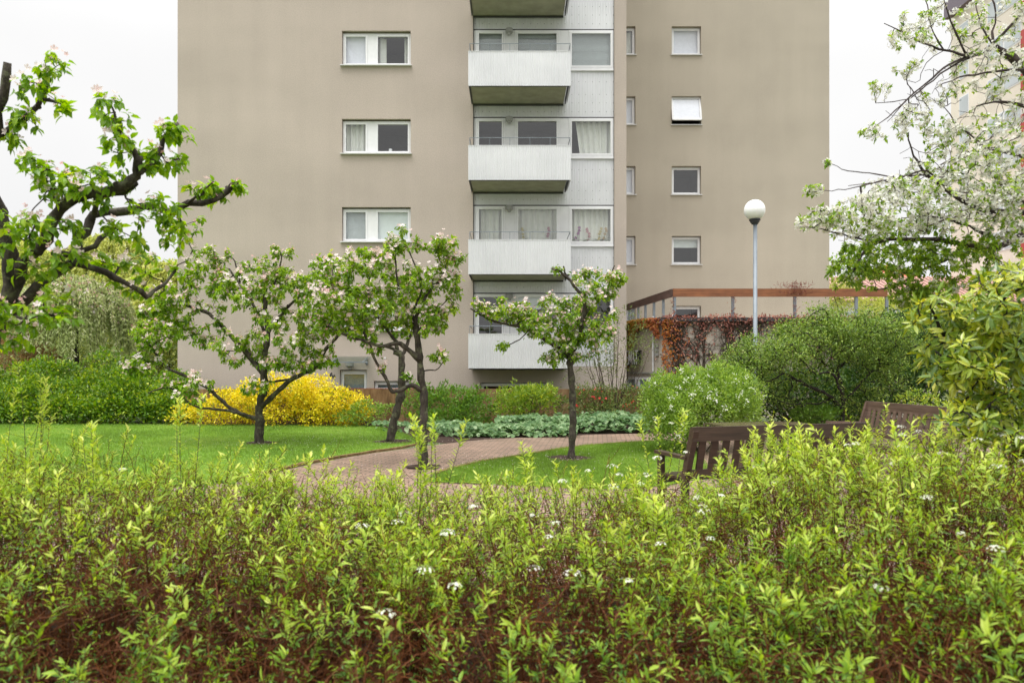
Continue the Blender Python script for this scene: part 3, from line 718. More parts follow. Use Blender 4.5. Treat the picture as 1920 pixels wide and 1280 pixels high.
# side face openings and lettering (in plane of side wall)
sd = nrm(np.array([AB[0]-AX, AB[1]-AY, 0])); sn = np.array([-sd[1], sd[0], 0]); sn = sn if sn[0] < 0 else -sn
def SW(t, z, o=0): p = np.array([AX, AY, 0]) + sd*t + sn*o; return (p[0], p[1], z)
g = G()
for t0, t1 in ((.15,.62),(.74,1.25),(1.4,1.95)):
    for za, zb_ in ((.1,.18),(1.22,1.3)): g.add([SW(t0,za,.01),SW(t1,za,.01),SW(t1,zb_,.01),SW(t0,zb_,.01),SW(t0,za,.05),SW(t1,za,.05),SW(t1,zb_,.05),SW(t0,zb_,.05)], np.array([[0,1,2,3],[4,5,6,7],[0,1,5,4],[3,2,6,7]]))
    for tt in (t0, t1): g.obox(SW(tt,.1,.03),SW(tt,1.3,.03),.09,.06,up=tuple(sd))
wa = g.build('window', M['white'], bA)
g = G()
for t0, t1 in ((.15,.62),(.74,1.25),(1.4,1.95)): g.quad(SW(t0,.15,.008),SW(t1,.15,.008),SW(t1,1.25,.008),SW(t0,1.25,.008))
g.build('pane', M['frosted'], wa)
g = G(); g.obox(SW(0,1.44,.03),SW(2.8,1.44,.03),.06,.05); g.build('ledge', M['lampgrey'], bA)
g = G(); g.tube([SW(.42,3.3,.05),SW(.42,1.5,.05)],[.03,.03],8); g.build('downpipe', M['sill'], bA)
sg = thing('wall_sign', SW(1.3,1.75,.1), 'sign of white block letters on black sides fixed to the side wall of the annex', 'sign')
def block_letter(strokes, t, z, w, h, off, name):
    gw = G(); gb = G()
    for (x0_, z0_), (x1_, z1_) in strokes:
        a = np.array(SW(t - x0_*w, z + z0_*h, off)); b = np.array(SW(t - x1_*w, z + z1_*h, off))
        gb.obox(a, b, .16, .034, up=tuple(np.cross(nrm(b-a), sn))) 
        a2 = a + sn*.085; b2 = b + sn*.085; e = nrm(b2-a2)*.012
        gw.obox(a2-e, b2+e, .012, .040, up=tuple(np.cross(nrm(b-a), sn)))
    o1 = gw.build(name, M['white'], sg); gb.build('letter_side', M['black'], o1)
LET = {'E': [((0,0),(0,1)),((0,1),(.8,1)),((0,.5),(.7,.5)),((0,0),(.8,0))], 'M': [((0,0),(0,1)),((0,1),(.45,.2)),((.45,.2),(.9,1)),((.9,1),(.9,0))],
       'A': [((0,0),(.42,1)),((.42,1),(.84,0)),((.2,.4),(.64,.4))], 'T': [((.4,0),(.4,1)),((0,1),(.8,1))]}
t = 1.80
for ch in 'EMAT': block_letter(LET[ch], t, 1.74, .17, .44, .12, 'letter'); t -= .195
# small grey meter boxes near the corner
g = G()
for z in (2.32, 2.18, 2.05): g.obox(SW(.28,z,.06),SW(.16,z,.06),.08,.1)
g.build('meter_box', M['lampgrey'], bA)

# pergola rail on the annex roof
pg_ = thing('roof_pergola', (8.5, AY, AZ), 'brown timber beam on slim grey posts along the annex roof', 'pergola')
zt_, zb_ = CH+(HY-541)*AY/F, CH+(HY-556)*AY/F
g = G(); g.box(AX+.36, AX1-1.4, AY, AY+.09, zb_, zt_); g.build('beam', M['beam'], pg_)
g = G(); g.obox((AX+.36,AY+.04,(zt_+zb_)/2),(4.62,28.45,(zt_+zb_)/2),.08,zt_-zb_-.006); g.build('beam', M['beam2'], pg_)
posts = [(x, AY+.05) for x in (AX+.42, (1375-960)*AY/F, (1491.5-960)*AY/F, (1607-960)*AY/F, 12.1)] + [(AX+.36-(AX+.36-4.62)*t_, AY+.1+5.4*t_) for t_ in (.17,.36,.55,.72,.86,.96)]
for x, y in posts:
    g = G(); g.box(x-.04, x+.04, y-.03, y+.05, AZ, zb_-.002); g.build('post', M['galv'], pg_)

# ================================================================== garden wall
gw = thing('garden_wall', (-.3, 20.45, 0), 'long low brown-stained concrete panel wall in front of the apartment block', 'wall')
xs_ = [-9.7,-7.9,-6.2,-4.9,-3.07,-1.2,.6,2.4,4.25]
for i in range(len(xs_)-1):
    g = G(); g.box(xs_[i]+.008, xs_[i+1]-.008, 20.40, 20.52, 0, 1.0+.004*(i%2)); g.build('wall_panel', M['concrete'], gw)
g = G(); g.box(-9.7, 4.25, 20.43, 20.5, 0, .98); g.build('backing', M['darkmetal'], gw)
g = G()
n = 900; P = np.column_stack([rng.uniform(-5.2,-2.6,n), rng.uniform(20.40,20.52,n), np.full(n,1.005)]); g.leaves(P, nrm(rv(n)+[0,0,.8]), rv(n), .03, .02, tint=rng.random(n)*.5+.2)
g.build('moss', M['redvine'], gw)

# ================================================================== street lamp
LYY = 16.6; lx, ly = (1416-960)*LYY/F, LYY
lp = thing('street_lamp', (lx, ly, 0), 'tall grey lamp post topped with a white glass globe', 'street lamp')
def ball(c, r, nu=40, nv=22, squash=1.0):
    v = []; 
    for j in range(nv+1):
        th = math.pi*j/nv
        for i in range(nu): ph = 2*math.pi*i/nu; v.append((c[0]+r*math.sin(th)*math.cos(ph), c[1]+r*math.sin(th)*math.sin(ph), c[2]+r*math.cos(th)*squash))
    f = [[j*nu+i, (j+1)*nu+i, (j+1)*nu+(i+1)%nu, j*nu+(i+1)%nu] for j in range(nv) for i in range(nu)]
    return np.array(v), np.array(f)
gz = CH + (690-394)*LYY/F
g = G(); g.tube([(lx,ly,0),(lx,ly,1.0),(lx,ly,1.02),(lx,ly,gz-.25)], [.068,.064,.052,.045], 16); g.build('post', M['galv'], lp, smooth=True)
g = G(); g.tube([(lx-.01,ly,gz-.33),(lx-.01,ly,gz-.29),(lx-.01,ly,gz-.288),(lx-.01,ly,gz-.245),(lx-.01,ly,gz-.243),(lx-.01,ly,gz-.205)], [.075,.08,.105,.105,.13,.125], 20); g.build('collar', M['black'], lp)
g = G(); v, f = ball((lx-.015,ly,gz), .241); g.add(v, f); 
mm, nt, out = newmat('opal_globe'); p = pbr(nt, out, (.95,.95,.95), .25); p.inputs['Subsurface Weight'].default_value = .5; p.inputs['Subsurface Radius'].default_value = (.2,.2,.2)
g.build('globe', mm, lp, smooth=True)
bg = thing('lamp_mast', ((226-960)*30/F, 30, 0), 'thin pale grey lamp mast far behind the weeping tree', 'lamp post')
g = G(); x_ = bg.location[0]; g.tube([(x_,30,0),(x_,30,4.6)], [.07,.05], 8); g.build('post', M['sill'], bg); g = G(); g.obox((x_,30,4.6),(x_-.7,30,4.68),.14,.08); g.build('lamp_head', M['sill'], bg)

# ================================================================== benches and table
def bench(loc, rz, mat, label, Lb=2.3, H=.98, low=0):
    r = thing('park_bench', loc, label, 'bench', 'wooden benches round the table', rz)
    # local: x along the bench, front is +y, back is y=0
    g = G(); T = 0.16
    def bk(z): return -.05 - (z-.42)*.22
    curve = lambda x: .03*math.cos((x/Lb)*2*math.pi)*0 
    g.obox((-.0,bk(H-.06),H-.06),(Lb,bk(H-.06),H-.075),.045,.15)
    g.obox((0.03,bk(.50),.50),(Lb-.03,bk(.50),.50),.04,.07)
    n = int(Lb/.15)
    for i in range(1, n):
        x = Lb*i/n; g.obox((x,bk(.52),.52),(x,bk(H-.10),H-.10),.082,.02,up=(0,1,.2))
    g.build('backrest', mat, r, local=True)
    g = G()
    for i in range(5): g.box(0.02, Lb-.02, .02+i*.09, .095+i*.09, .415, .44)
    g.box(0.02, Lb-.02, .44, .465, .33, .41); g.build('seat', mat, r, local=True)
    for x in (0.03, Lb-.03):
        g = G(); g.obox((x,.0,0),(x,.0,.44),.06,.07,up=(0,1,0)); g.obox((x,-.0,.42),(x,bk(H-.02),H-.02),.065,.075,up=(0,1,0)); g.build('leg', mat, r, local=True)
        g = G(); g.obox((x,.46,0),(x,.46,.635),.06,.065,up=(0,1,0)); g.build('leg', mat, r, local=True)
        g = G(); g.obox((x,-.07,.655),(x,.54,.665),.085,.035); g.build('armrest', mat, r, local=True)
    return r
p0 = np.array([1.80,7.5]); p1 = np.array([4.05,8.35]); rz = math.atan2(*(p1-p0)[::-1])
bench((p0[0],p0[1],0), rz, M['bench'], 'dark wet wooden bench with slatted back turned to the viewer, just behind the front hedge', Lb=float(np.linalg.norm(p1-p0)), H=.975)
p0 = np.array([6.05,12.35]); p1 = np.array([6.02,10.15]); 
bench((6.03,10.05,0), math.radians(91), M['bench2'], 'paler weathered wooden bench seen side on beside the rhododendron', Lb=2.3, H=1.03)
tb = thing('garden_table', (4.0,11.1,0), 'low wooden table with a wet plank top just behind the dark bench', 'table', rz=math.radians(6))
g = G()
for i in range(8): g.box(-.78, .78, -.6+i*.15, -.6+i*.15+.142, .685, .715)
g.build('tabletop', M['table'], tb, local=True)
g = G(); frame_ring(g, -.7, .7, .62, .71, 0, 1, .0) if False else None; g.box(-.7,.7,-.53,-.5,.62,.713); g.box(-.7,.7,.5,.53,.62,.713); g.box(-.7,-.67,-.5,.5,.62,.713); g.box(.67,.7,-.5,.5,.62,.713); g.build('apron', M['table'], tb, local=True)
for sx in (-1,1):
    for sy in (-1,1): g = G(); g.box(sx*.66-.04, sx*.66+.04, sy*.48-.04, sy*.48+.04, 0, .685-.002); g.build('leg', M['table'], tb, local=True)

# ================================================================== orchids and candle behind the glass
def orchid(px, z0, k, label, ph):
    x = X6(px); y = BY+.11
    r = thing('orchid', (x, y, z0), label, 'potted plant', 'orchids on the third floor window ledges')
    g = G(); g.tube([(x,y,z0),(x,y,z0+.10),(x,y,z0+.105)], [.035,.05,.052], 12); g.build('pot', M['orchid_pot'], r)
    g = G(); n = 5; P = np.tile([x,y,z0+.1], (n,1)); D = nrm(np.column_stack([rng.choice([-1,1],n)*(.6+rng.random(n)), rng.normal(size=n)*.3, .2+rng.random(n)*.6])); g.leaves(P, D, np.tile([0,-.3,1.],(n,1)), .22, .06, hi=True, curl=.5); g.build('leaf', M['green_dark'], r)
    q, rr = smooth_path([(x,y,z0+.1),(x+.03*k,y-.01,z0+.3),(x+.10*k,y,z0+.48)], [.006,.005,.003]); g = G(); g.tube(q, rr, 5); g.build('stem', M['green_dark'], r)
    g = G(); P = q[-5:] + rng.normal(size=(5,3))*.02; g.flowers(P, np.tile([0,-1,.1],(5,1)), .055, tint=ph); g.build('flower', M['orchid_petal'], r)
zs = zb1-2*SP+.06+.045
orchid(1082, zs, 1, 'orchid with a purple flower at the left end of the large right-hand window ledge', .95)
orchid(1106, zs, -1, 'orchid with long dark leaves near the middle of the large window ledge', .5)
orchid(1124, zs, 1, 'orchid with thin pale flower stem right of middle of the large window ledge', .1)
orchid(1134, zs, .6, 'orchid with a yellowish flower at the right end of the large window ledge', .2)
zs2 = zb1-2*SP-.02+.10
orchid(982, zs2+.03, -.5, 'orchid with yellow flowers on the left of the middle window behind the balcony', .05)
orchid(1028, zs2+.03, .4, 'orchid with a pink flower on the right of the middle window behind the balcony', .6)
cz = z0b - SP + .14; cx = X6(730)
g = G(); g.tube([(cx,FY+.22,cz-.03),(cx,FY+.22,cz+.10)], [.055,.055], 14); tag(g.build('candle', M['white']), 'white candle standing inside the second left-hand window from the top', 'candle')
# ================================================================== APPLE TREES
def apple_tree(label, base, limbs, blobs, leafL, near=False, k=9, fl=3, r0=.003, leafmat_='apple_leaf', frac_fl=.5, bark='bark_apple', twig_step=.07, extra=.25, rmax=.03, knob=0):
    root = thing('apple_tree', base, label, 'tree', 'pruned apple trees in blossom')
    g = G(); skel = []
    for L in limbs:
        pts, Y0, Y1, w0, w1 = L; sc_ = .84 if near else .84; w0 *= sc_; w1 *= sc_
        pp, rr = limb_px(g, pts, Y0, Y1, w0, w1, sides=12 if near else 9, jit=.008 if near else .006)
        skel.append(pp[len(pp)//6 if len(skel) else len(pp)//2:])
        # knobs
        for _ in range(knob):
            i = rng.integers(len(pp)//4, len(pp)); c = pp[i] + rv(1)[0]*rr[i]*.7; v, f = ball(c, rr[i]*.75, 8, 6); g.add(v + rng.normal(size=v.shape)*rr[i]*.06, f)
    g.build('trunk', M[bark], root, smooth=True)
    S = np.vstack(skel); T, K = sample_blobs(blobs)
    A, ch, cnt, ends, DI = colonize(S, T, twig_step, .010 if near else .012)
    g = G(); draw_chains(g, A, ch, cnt, r0, .42, rmax, 5 if near else 4)
    g.build('twigs', M['bark_appledark'], root, smooth=True)
    e = np.array([x[1] for x in ends]); P = A[e]; D = DI[e]
    m = rng.choice(np.arange(len(S), len(A)), int((len(A)-len(S))*extra), replace=False)
    P = np.vstack([P, A[m]]); D = np.vstack([D, DI[m]])
    g = G(); tb = rng.random(len(P)); rosette(g, P, D, k, leafL, .56, droop=.42, spread=.85, hi=near, spr=.014 if near else .03, curl=.28, tbase=tb, fold=.16)
    g.build('foliage', M[leafmat_], root)
    nf = int(len(P)*frac_fl); sel = rng.choice(len(P), nf, replace=False)
    g = G(); q = np.repeat(P[sel] + np.array([0,-.01,.025]), fl, 0) + rng.normal(size=(nf*fl,3))*(.02 if near else .04)
    ty = np.repeat(rng.random(nf)**1.3, fl)*.75 + rng.random(nf*fl)*.25
    g.flowers(q, nrm(rv(nf*fl)*.7 + np.array([0,-.5,.6])), np.where(ty > .6, .014, .024)*(1 if near else leafL/.055), tint=ty, cup=.5)
    g.build('blossoms', M['apple_blossom'], root)
    return root

# --- tree at the left edge, near
Y=4.6
L1 = [([(-100,1165),(-90,950),(-60,760),(-22,650),(16,560)],Y,Y,50,40),
 ([(12,575),(20,505),(10,440),(-14,360),(-8,250),(4,180),(14,118)],Y,Y-.3,34,16),
 ([(-10,258),(22,240),(57,208),(76,188),(112,197),(122,208)],Y-.15,Y-.3,18,4),
 ([(14,565),(30,520),(54,484),(83,447),(100,405),(122,381),(172,368),(222,350),(248,340),(257,318),(261,295)],Y,Y-.25,30,17),
 ([(259,305),(246,272),(228,248),(217,235)],Y-.25,Y-.35,13,5),
 ([(228,250),(218,225),(208,192)],Y-.35,Y-.4,9,4),
 ([(259,322),(277,318),(298,286),(308,262),(326,236),(334,226)],Y-.25,Y-.05,13,10),
 ([(20,585),(57,554),(100,515),(140,489),(144,466),(160,432),(177,402),(222,397),(273,390),(300,392),(327,398),(352,382),(400,376),(425,359),(443,341)],Y,Y+.35,24,11),
 ([(176,400),(181,384),(190,370),(235,360),(258,345)],Y+.05,Y-.1,13,10),
 ([(142,492),(172,502),(216,519),(251,540),(277,558),(287,545),(309,536),(327,511)],Y,Y+.6,17,6),
 ([(98,474),(140,472),(180,461),(205,437),(222,428)],Y-.05,Y+.3,15,8),
 ([(350,384),(378,362),(400,343)],Y+.25,Y+.2,7,3),
 ([(118,382),(100,352),(95,330)],Y,Y-.2,11,7),
 ([(25,592),(60,597),(110,590)],Y,Y-.3,7,3),
 ([(-10,640),(-20,560),(-60,480)],Y,Y,20,8), ([(-5,250),(-40,180),(-90,120)],Y,Y,14,5)]
B1 = [(100,130,Y-.3,22,25,.15,7),(70,165,Y-.2,45,30,.2,10),(45,215,Y-.2,40,18,.2,7),(20,265,Y-.2,25,14,.15,4),(120,205,Y-.3,12,8,.08,2),
 (212,228,Y-.4,28,42,.15,12),(225,275,Y-.3,30,25,.15,8),(325,245,Y-.1,26,20,.12,8),(290,288,Y-.2,45,32,.2,14),(330,300,Y,22,20,.15,5),
 (95,325,Y-.2,52,42,.25,18),(150,365,Y-.2,60,28,.25,14),(210,320,Y-.2,40,25,.2,8),(45,440,Y-.2,60,45,.3,17),(110,430,Y-.2,50,35,.3,12),(130,480,Y-.2,30,20,.2,6),
 (280,385,Y,55,22,.2,11),(420,350,Y+.35,28,20,.1,9),(375,360,Y+.3,30,18,.15,7),(240,440,Y+.1,55,22,.25,11),(330,420,Y+.4,48,28,.2,13),(340,455,Y+.4,30,20,.2,6),
 (200,485,Y+.2,50,22,.25,9),(290,505,Y+.5,45,22,.25,9),(230,545,Y+.3,30,15,.2,4),(100,565,Y-.2,35,28,.2,9),(105,595,Y-.3,30,16,.15,6),(30,600,Y-.3,42,32,.25,11),(15,640,Y-.3,30,14,.2,4),(60,500,Y-.2,40,25,.2,6),
 (-60,200,Y,60,90,.3,12),(-80,420,Y,60,100,.3,14),(300,555,Y+.6,35,18,.2,5)]
T1 = apple_tree('big-leaved apple tree close by at the left edge with thick crooked limbs', (at(-100,1165,4.6)[0],4.6,0), L1, B1, .064, near=True, k=8, fl=3, r0=.0024, leafmat_='apple_leaf_near', frac_fl=.34, extra=.20, knob=2)

Y=15.0
L2 = [([(485,834),(487,790),(486,764),(494,729),(495,695),(498,654),(502,623),(497,565),(500,510)],Y,Y,21,8),
 ([(493,700),(461,661),(440,637),(413,609),(392,588),(358,575),(325,562),(300,545)],Y,Y+.3,12,5),
 ([(490,762),(529,726),(550,709),(595,685),(609,657),(633,630),(655,610)],Y,Y-.3,12,6),
 ([(486,785),(457,778),(426,760),(392,729),(347,705),(306,685),(289,657),(270,637)],Y,Y-.6,10,4),
 ([(485,788),(440,772),(368,762),(340,743),(316,726),(278,736)],Y,Y-.9,7,3),
 ([(498,716),(536,712),(570,703)],Y,Y+.5,6,3), ([(500,640),(485,590),(455,540),(430,505)],Y,Y+.4,8,4), ([(502,625),(540,575),(575,545),(600,520)],Y,Y+.3,8,3),
 ([(500,560),(520,520),(528,480),(520,470)],Y,Y,5,2), ([(450,530),(440,490),(432,482)],Y+.3,Y+.3,4,2)]
B2 = [(405,520,Y+.2,70,38,.8,46),(330,560,Y,50,35,.6,34),(500,510,Y,50,34,.8,34),(480,560,Y,95,45,1.0,66),(585,535,Y,55,32,.7,36),(620,590,Y-.2,65,40,.8,52),(545,620,Y-.2,70,45,.9,52),
 (290,640,Y-.5,52,38,.5,44),(262,690,Y-.6,30,24,.3,24),(350,718,Y-.7,55,18,.5,18),(600,675,Y-.2,45,26,.5,26),(460,650,Y,55,38,.9,30),(330,610,Y,40,28,.5,26),(300,580,Y,45,30,.5,22),(530,680,Y-.3,45,24,.5,20),(530,475,Y,24,14,.3,9),(400,480,Y+.2,30,18,.3,10),(470,720,Y-.5,35,18,.4,10),(380,620,Y,40,30,.5,14),(360,745,Y-.8,35,10,.3,6)]
T2 = apple_tree('broad apple tree on the left lawn in front of the yellow shrub', (at(485,834,15)[0],15,0), L2, B2, .095, k=12, fl=6, r0=.0042, frac_fl=.40, extra=.50, knob=1, rmax=.028)

Y=11.4
L3 = [([(794,881),(794,838),(794,780),(795,737),(790,710),(787,679),(784,648),(781,625),(778,595)],Y,Y,19,14),
 ([(778,598),(762,577),(750,548),(745,520),(742,480)],Y,Y+.1,9,3), ([(778,598),(787,578),(800,555),(813,537),(828,522),(838,495)],Y,Y-.2,8,3),
 ([(789,678),(773,662),(757,648),(745,642),(727,648),(712,648),(677,638),(645,628),(615,610)],Y,Y-.5,13,4),
 ([(794,736),(780,724),(764,723),(750,731),(737,735),(731,727),(722,706),(709,687),(698,660),(690,640),(675,610)],Y,Y-.3,11,5),
 ([(795,695),(806,693),(816,694),(824,688),(833,676)],Y,Y-.2,3.5,2), ([(770,590),(790,545),(780,500),(760,460)],Y,Y+.2,5,3),
 ([(745,642),(720,610),(700,580),(690,540),(700,500)],Y-.1,Y+.3,8,3), ([(778,630),(800,600),(825,575),(840,560)],Y,Y,4,2)]
B3 = [(748,452,Y+.1,24,26,.3,14),(815,458,Y-.2,48,18,.35,20),(855,488,Y-.2,26,14,.25,10),(640,500,Y,58,26,.6,26),(705,492,Y,60,32,.6,34),(780,528,Y,55,36,.6,36),(835,530,Y-.1,34,38,.4,20),
 (635,560,Y-.3,55,42,.6,40),(720,565,Y-.1,70,42,.7,48),(800,600,Y,48,28,.5,26),(680,612,Y-.3,50,24,.5,24),(825,590,Y,34,26,.3,13),(620,600,Y-.4,35,30,.4,16),(700,655,Y-.3,22,12,.2,5),(826,664,Y-.2,17,9,.1,6),(722,690,Y-.2,8,8,.08,2),(755,600,Y,28,16,.4,10),(600,530,Y-.3,30,22,.4,12)]
T3 = apple_tree('tall apple tree with a low looping side branch beside the brick path', (at(794,881,11.4)[0],11.4,0), L3, B3, .080, k=12, fl=6, r0=.0033, frac_fl=.36, extra=.60, knob=2, rmax=.024)

Y=15.3
L3b = [([(731,828),(737,796),(745,765),(751,743),(753,718),(753,671),(748,662),(738,660)],Y,Y,19,13), ([(748,662),(730,651),(705,646),(672,632),(650,600)],Y,Y+.2,9,3), ([(753,672),(765,640),(780,600),(782,560)],Y,Y+.3,9,3), ([(748,664),(735,620),(720,580),(715,540)],Y,Y,8,3), ([(753,722),(765,712),(770,704)],Y,Y-.2,3,2)]
B3b = [(650,590,Y,50,30,.6,18),(720,560,Y,55,38,.8,24),(790,565,Y+.2,40,35,.6,16),(745,610,Y,40,22,.5,12),(760,708,Y-.2,12,8,.1,3),(690,630,Y,35,18,.4,9),(755,520,Y,40,24,.5,12)]
T3b = apple_tree('apple tree with a leaning trunk at the lawn edge behind the looping one', (at(731,828,15.3)[0],15.3,0), L3b, B3b, .10, k=12, fl=5, r0=.0042, frac_fl=.3, extra=.55, knob=1, rmax=.028)

Y=12.4
L4 = [([(1071,864),(1073,830),(1074,792),(1073,750),(1072,710),(1069,680),(1067,660)],Y,Y,17,13),
 ([(1068,668),(1078,650),(1088,630),(1091,603),(1098,566),(1083,546),(1070,526),(1050,509),(1034,504)],Y,Y-.2,12,5),
 ([(1066,665),(1045,650),(1021,637),(991,618),(968,611),(939,605),(915,598),(896,588),(882,578)],Y,Y-.5,10,3),
 ([(1064,672),(1050,660),(1040,662)],Y,Y-.1,5,2.5), ([(991,620),(975,635),(958,644),(944,646),(935,650)],Y-.2,Y-.4,3,1.5),
 ([(1091,603),(1106,575),(1116,562),(1136,552),(1142,535),(1145,523),(1152,498)],Y,Y+.1,7,3), ([(1070,527),(1060,512),(1057,500)],Y-.1,Y-.1,5,4),
 ([(968,611),(985,590),(990,572)],Y-.2,Y-.2,5,2), ([(1088,630),(1110,620),(1130,605)],Y,Y-.3,6,3), ([(910,596),(900,570)],Y-.4,Y-.4,3,1.5)]
B4 = [(902,580,Y-.4,17,18,.15,9),(945,588,Y-.3,38,16,.3,22),(985,592,Y-.2,42,28,.3,36),(1035,612,Y-.1,48,32,.5,46),(1100,600,Y,58,40,.6,54),(1040,572,Y-.1,38,18,.4,20),(1108,550,Y,42,26,.4,24),(1138,532,Y,32,30,.3,20),(1098,512,Y,24,14,.2,8),(1160,522,Y,16,16,.15,7),(1060,648,Y,48,26,.4,24),(1120,628,Y-.1,36,26,.4,18),(1030,668,Y,24,18,.2,10),(938,650,Y-.4,14,6,.1,4),(1042,506,Y-.2,10,5,.08,3),(1090,660,Y,30,14,.3,8),(940,555,Y-.3,10,12,.1,3)]
T4 = apple_tree('small apple tree with a straight trunk in a soil ring on the right-hand lawn', (at(1071,864,12.4)[0],12.3,0), L4, B4, .072, k=12, fl=6, r0=.0030, frac_fl=.38, extra=.60, knob=2, rmax=.022)

# ================================================================== CHERRY TREE at the right
Y=7.0
root = thing('cherry_tree', (7.3,7.2,0), 'cherry tree with white blossom on bare arching branches leaning in from the right edge', 'tree')
g = G(); skel = []
LC = [([(2350,1000),(2340,700),(2300,560),(2240,480)],7.2,7.2,60,44), ([(2240,480),(2080,300),(1960,170),(1908,118),(1862,84)],7.2,Y,36,9), ([(1862,84),(1838,100),(1810,103),(1788,98),(1760,92),(1732,82),(1695,62),(1658,43)],Y,Y-.3,7,1.5),
 ([(1838,100),(1800,112),(1768,128),(1735,158),(1703,184),(1665,220),(1634,243)],Y,Y-.4,5,1.5), ([(1830,104),(1790,120),(1750,150),(1715,178),(1690,189),(1641,194)],Y,Y-.2,4,1.2), ([(1706,182),(1680,210),(1664,228)],Y-.3,Y-.3,2,1),
 ([(1862,84),(1860,60),(1868,25),(1850,-30)],Y,Y,5,2), ([(1862,84),(1900,45),(1935,5),(1980,-40)],Y,Y-.2,6,3), ([(1862,84),(1840,50),(1830,10)],Y,Y+.1,4,2), ([(1812,104),(1790,60),(1775,20),(1760,-30)],Y,Y-.2,4,1.5), ([(1770,95),(1745,50),(1740,10),(1722,-20)],Y,Y+.1,3,1.5),
 ([(2200,520),(2060,440),(1960,405),(1890,397),(1827,390),(1772,354),(1735,325),(1722,305),(1708,275),(1703,249)],7.2,Y-.6,15,1.5),
 ([(1890,397),(1830,400),(1780,408),(1740,425)],Y-.2,Y-.5,8,2), ([(1772,354),(1739,321),(1700,330),(1657,338),(1620,343),(1591,348)],Y-.3,Y-.7,4,1.2), ([(1735,328),(1676,331),(1630,325),(1591,321),(1570,313),(1552,302)],Y-.4,Y-.8,3,1),
 ([(1657,338),(1600,352),(1560,357),(1535,356)],Y-.6,Y-.9,2.5,1), ([(2180,560),(2050,440),(1960,432),(1920,439),(1870,462),(1811,459),(1760,450),(1700,448),(1655,451),(1630,462),(1616,478),(1605,500),(1592,518)],7.2,Y-.3,14,3),
 ([(1870,455),(1830,430),(1790,415),(1740,405),(1690,410)],Y,Y-.3,6,2), ([(1920,380),(1880,350),(1850,310),(1840,270),(1800,240),(1770,200)],Y,Y,6,1.5), ([(2100,330),(2000,250),(1930,205),(1880,190),(1830,200)],7.2,Y,12,2),
 ([(1960,300),(1900,290),(1850,280),(1800,290),(1760,310)],Y,Y-.2,7,2), ([(2020,210),(1940,140),(1915,130),(1860,135),(1800,145),(1755,165)],Y,Y-.2,8,1.5), ([(1640,455),(1580,440),(1540,430),(1500,425)],Y-.4,Y-.8,4,1.2),
 ([(1811,459),(1770,490),(1730,505),(1690,530),(1640,545)],Y,Y+.2,7,2), ([(1870,462),(1850,500),(1860,540)],Y,Y+.3,6,2)]
for L in LC:
    pp, rr = limb_px(g, *L, sides=8, jit=.004); skel.append(pp)
g.build('trunk', M['bark_cherry'], root, smooth=True)
S = np.vstack(skel[1:]); 
BCm = 2.1
BC = [(1710,45,Y-.2,35,22,.25,9),(1740,30,Y,30,40,.3,8),(1700,75,Y-.3,40,12,.2,8),(1800,60,Y,45,50,.4,14),(1880,30,Y,50,40,.4,14),(1860,110,Y,70,50,.5,22),(1900,190,Y,60,50,.5,20),(1660,160,Y-.3,25,10,.15,4),(1700,125,Y-.3,26,8,.15,5),(1765,180,Y,32,15,.3,7),
 (1720,225,Y-.2,40,30,.3,14),(1640,250,Y-.4,24,20,.15,6),(1770,250,Y-.1,35,30,.3,12),(1850,270,Y-.1,80,50,.5,44),(1780,320,Y-.3,80,40,.5,44),(1880,350,Y-.2,70,50,.5,50),(1820,385,Y-.3,90,35,.5,46),(1700,370,Y-.5,70,30,.4,34),(1620,390,Y-.7,60,30,.4,30),(1545,410,Y-.8,48,18,.3,26),
 (1552,305,Y-.8,8,6,.05,2),(1525,355,Y-.9,20,8,.1,4),(1740,420,Y-.3,90,26,.5,40),(1880,430,Y-.2,60,30,.4,30),(1620,430,Y-.6,60,22,.4,22),(1650,345,Y-.6,50,14,.3,8),(1500,420,Y-.8,14,10,.1,3), (1980,100,Y,60,120,.5,20),(1980,330,Y,60,100,.5,30)]
BG = [(1620,480,Y-.2,60,40,.5,66,1),(1600,520,Y-.2,42,25,.4,22,1),(1700,500,Y,75,45,.5,80,1),(1780,480,Y,70,40,.5,62,1),(1720,550,Y,55,28,.4,55,1),(1700,450,Y,80,25,.5,22,1),(1850,500,Y+.2,60,40,.4,26,1),(1770,540,Y+.1,45,26,.4,20,1),(1880,470,Y,50,30,.4,12,1)]
BC = [(*b[:6], int(b[6]*BCm)) for b in BC]; BT = [(1800,110,Y-.1,110,90,.4,70,2),(1850,250,Y-.1,80,70,.5,50,2),(1750,330,Y-.3,120,60,.5,60,2),(1700,430,Y-.3,140,50,.5,50,2),(1720,190,Y-.2,60,70,.3,24,2)]; T, K = sample_blobs(BC + BG + BT)
A, ch, cnt, ends, DI = colonize(S, T, .09, .010, sag=-.03)
g = G(); draw_chains(g, A, ch, cnt, .0023, .36, .012, 4); g.build('twigs', M['bark_cherry'], root, smooth=True)
gl = G(); gf = G(); cidx = {e: (ti) for ti, e in ends}
FP = []; FD = []; LP = []; LD = []
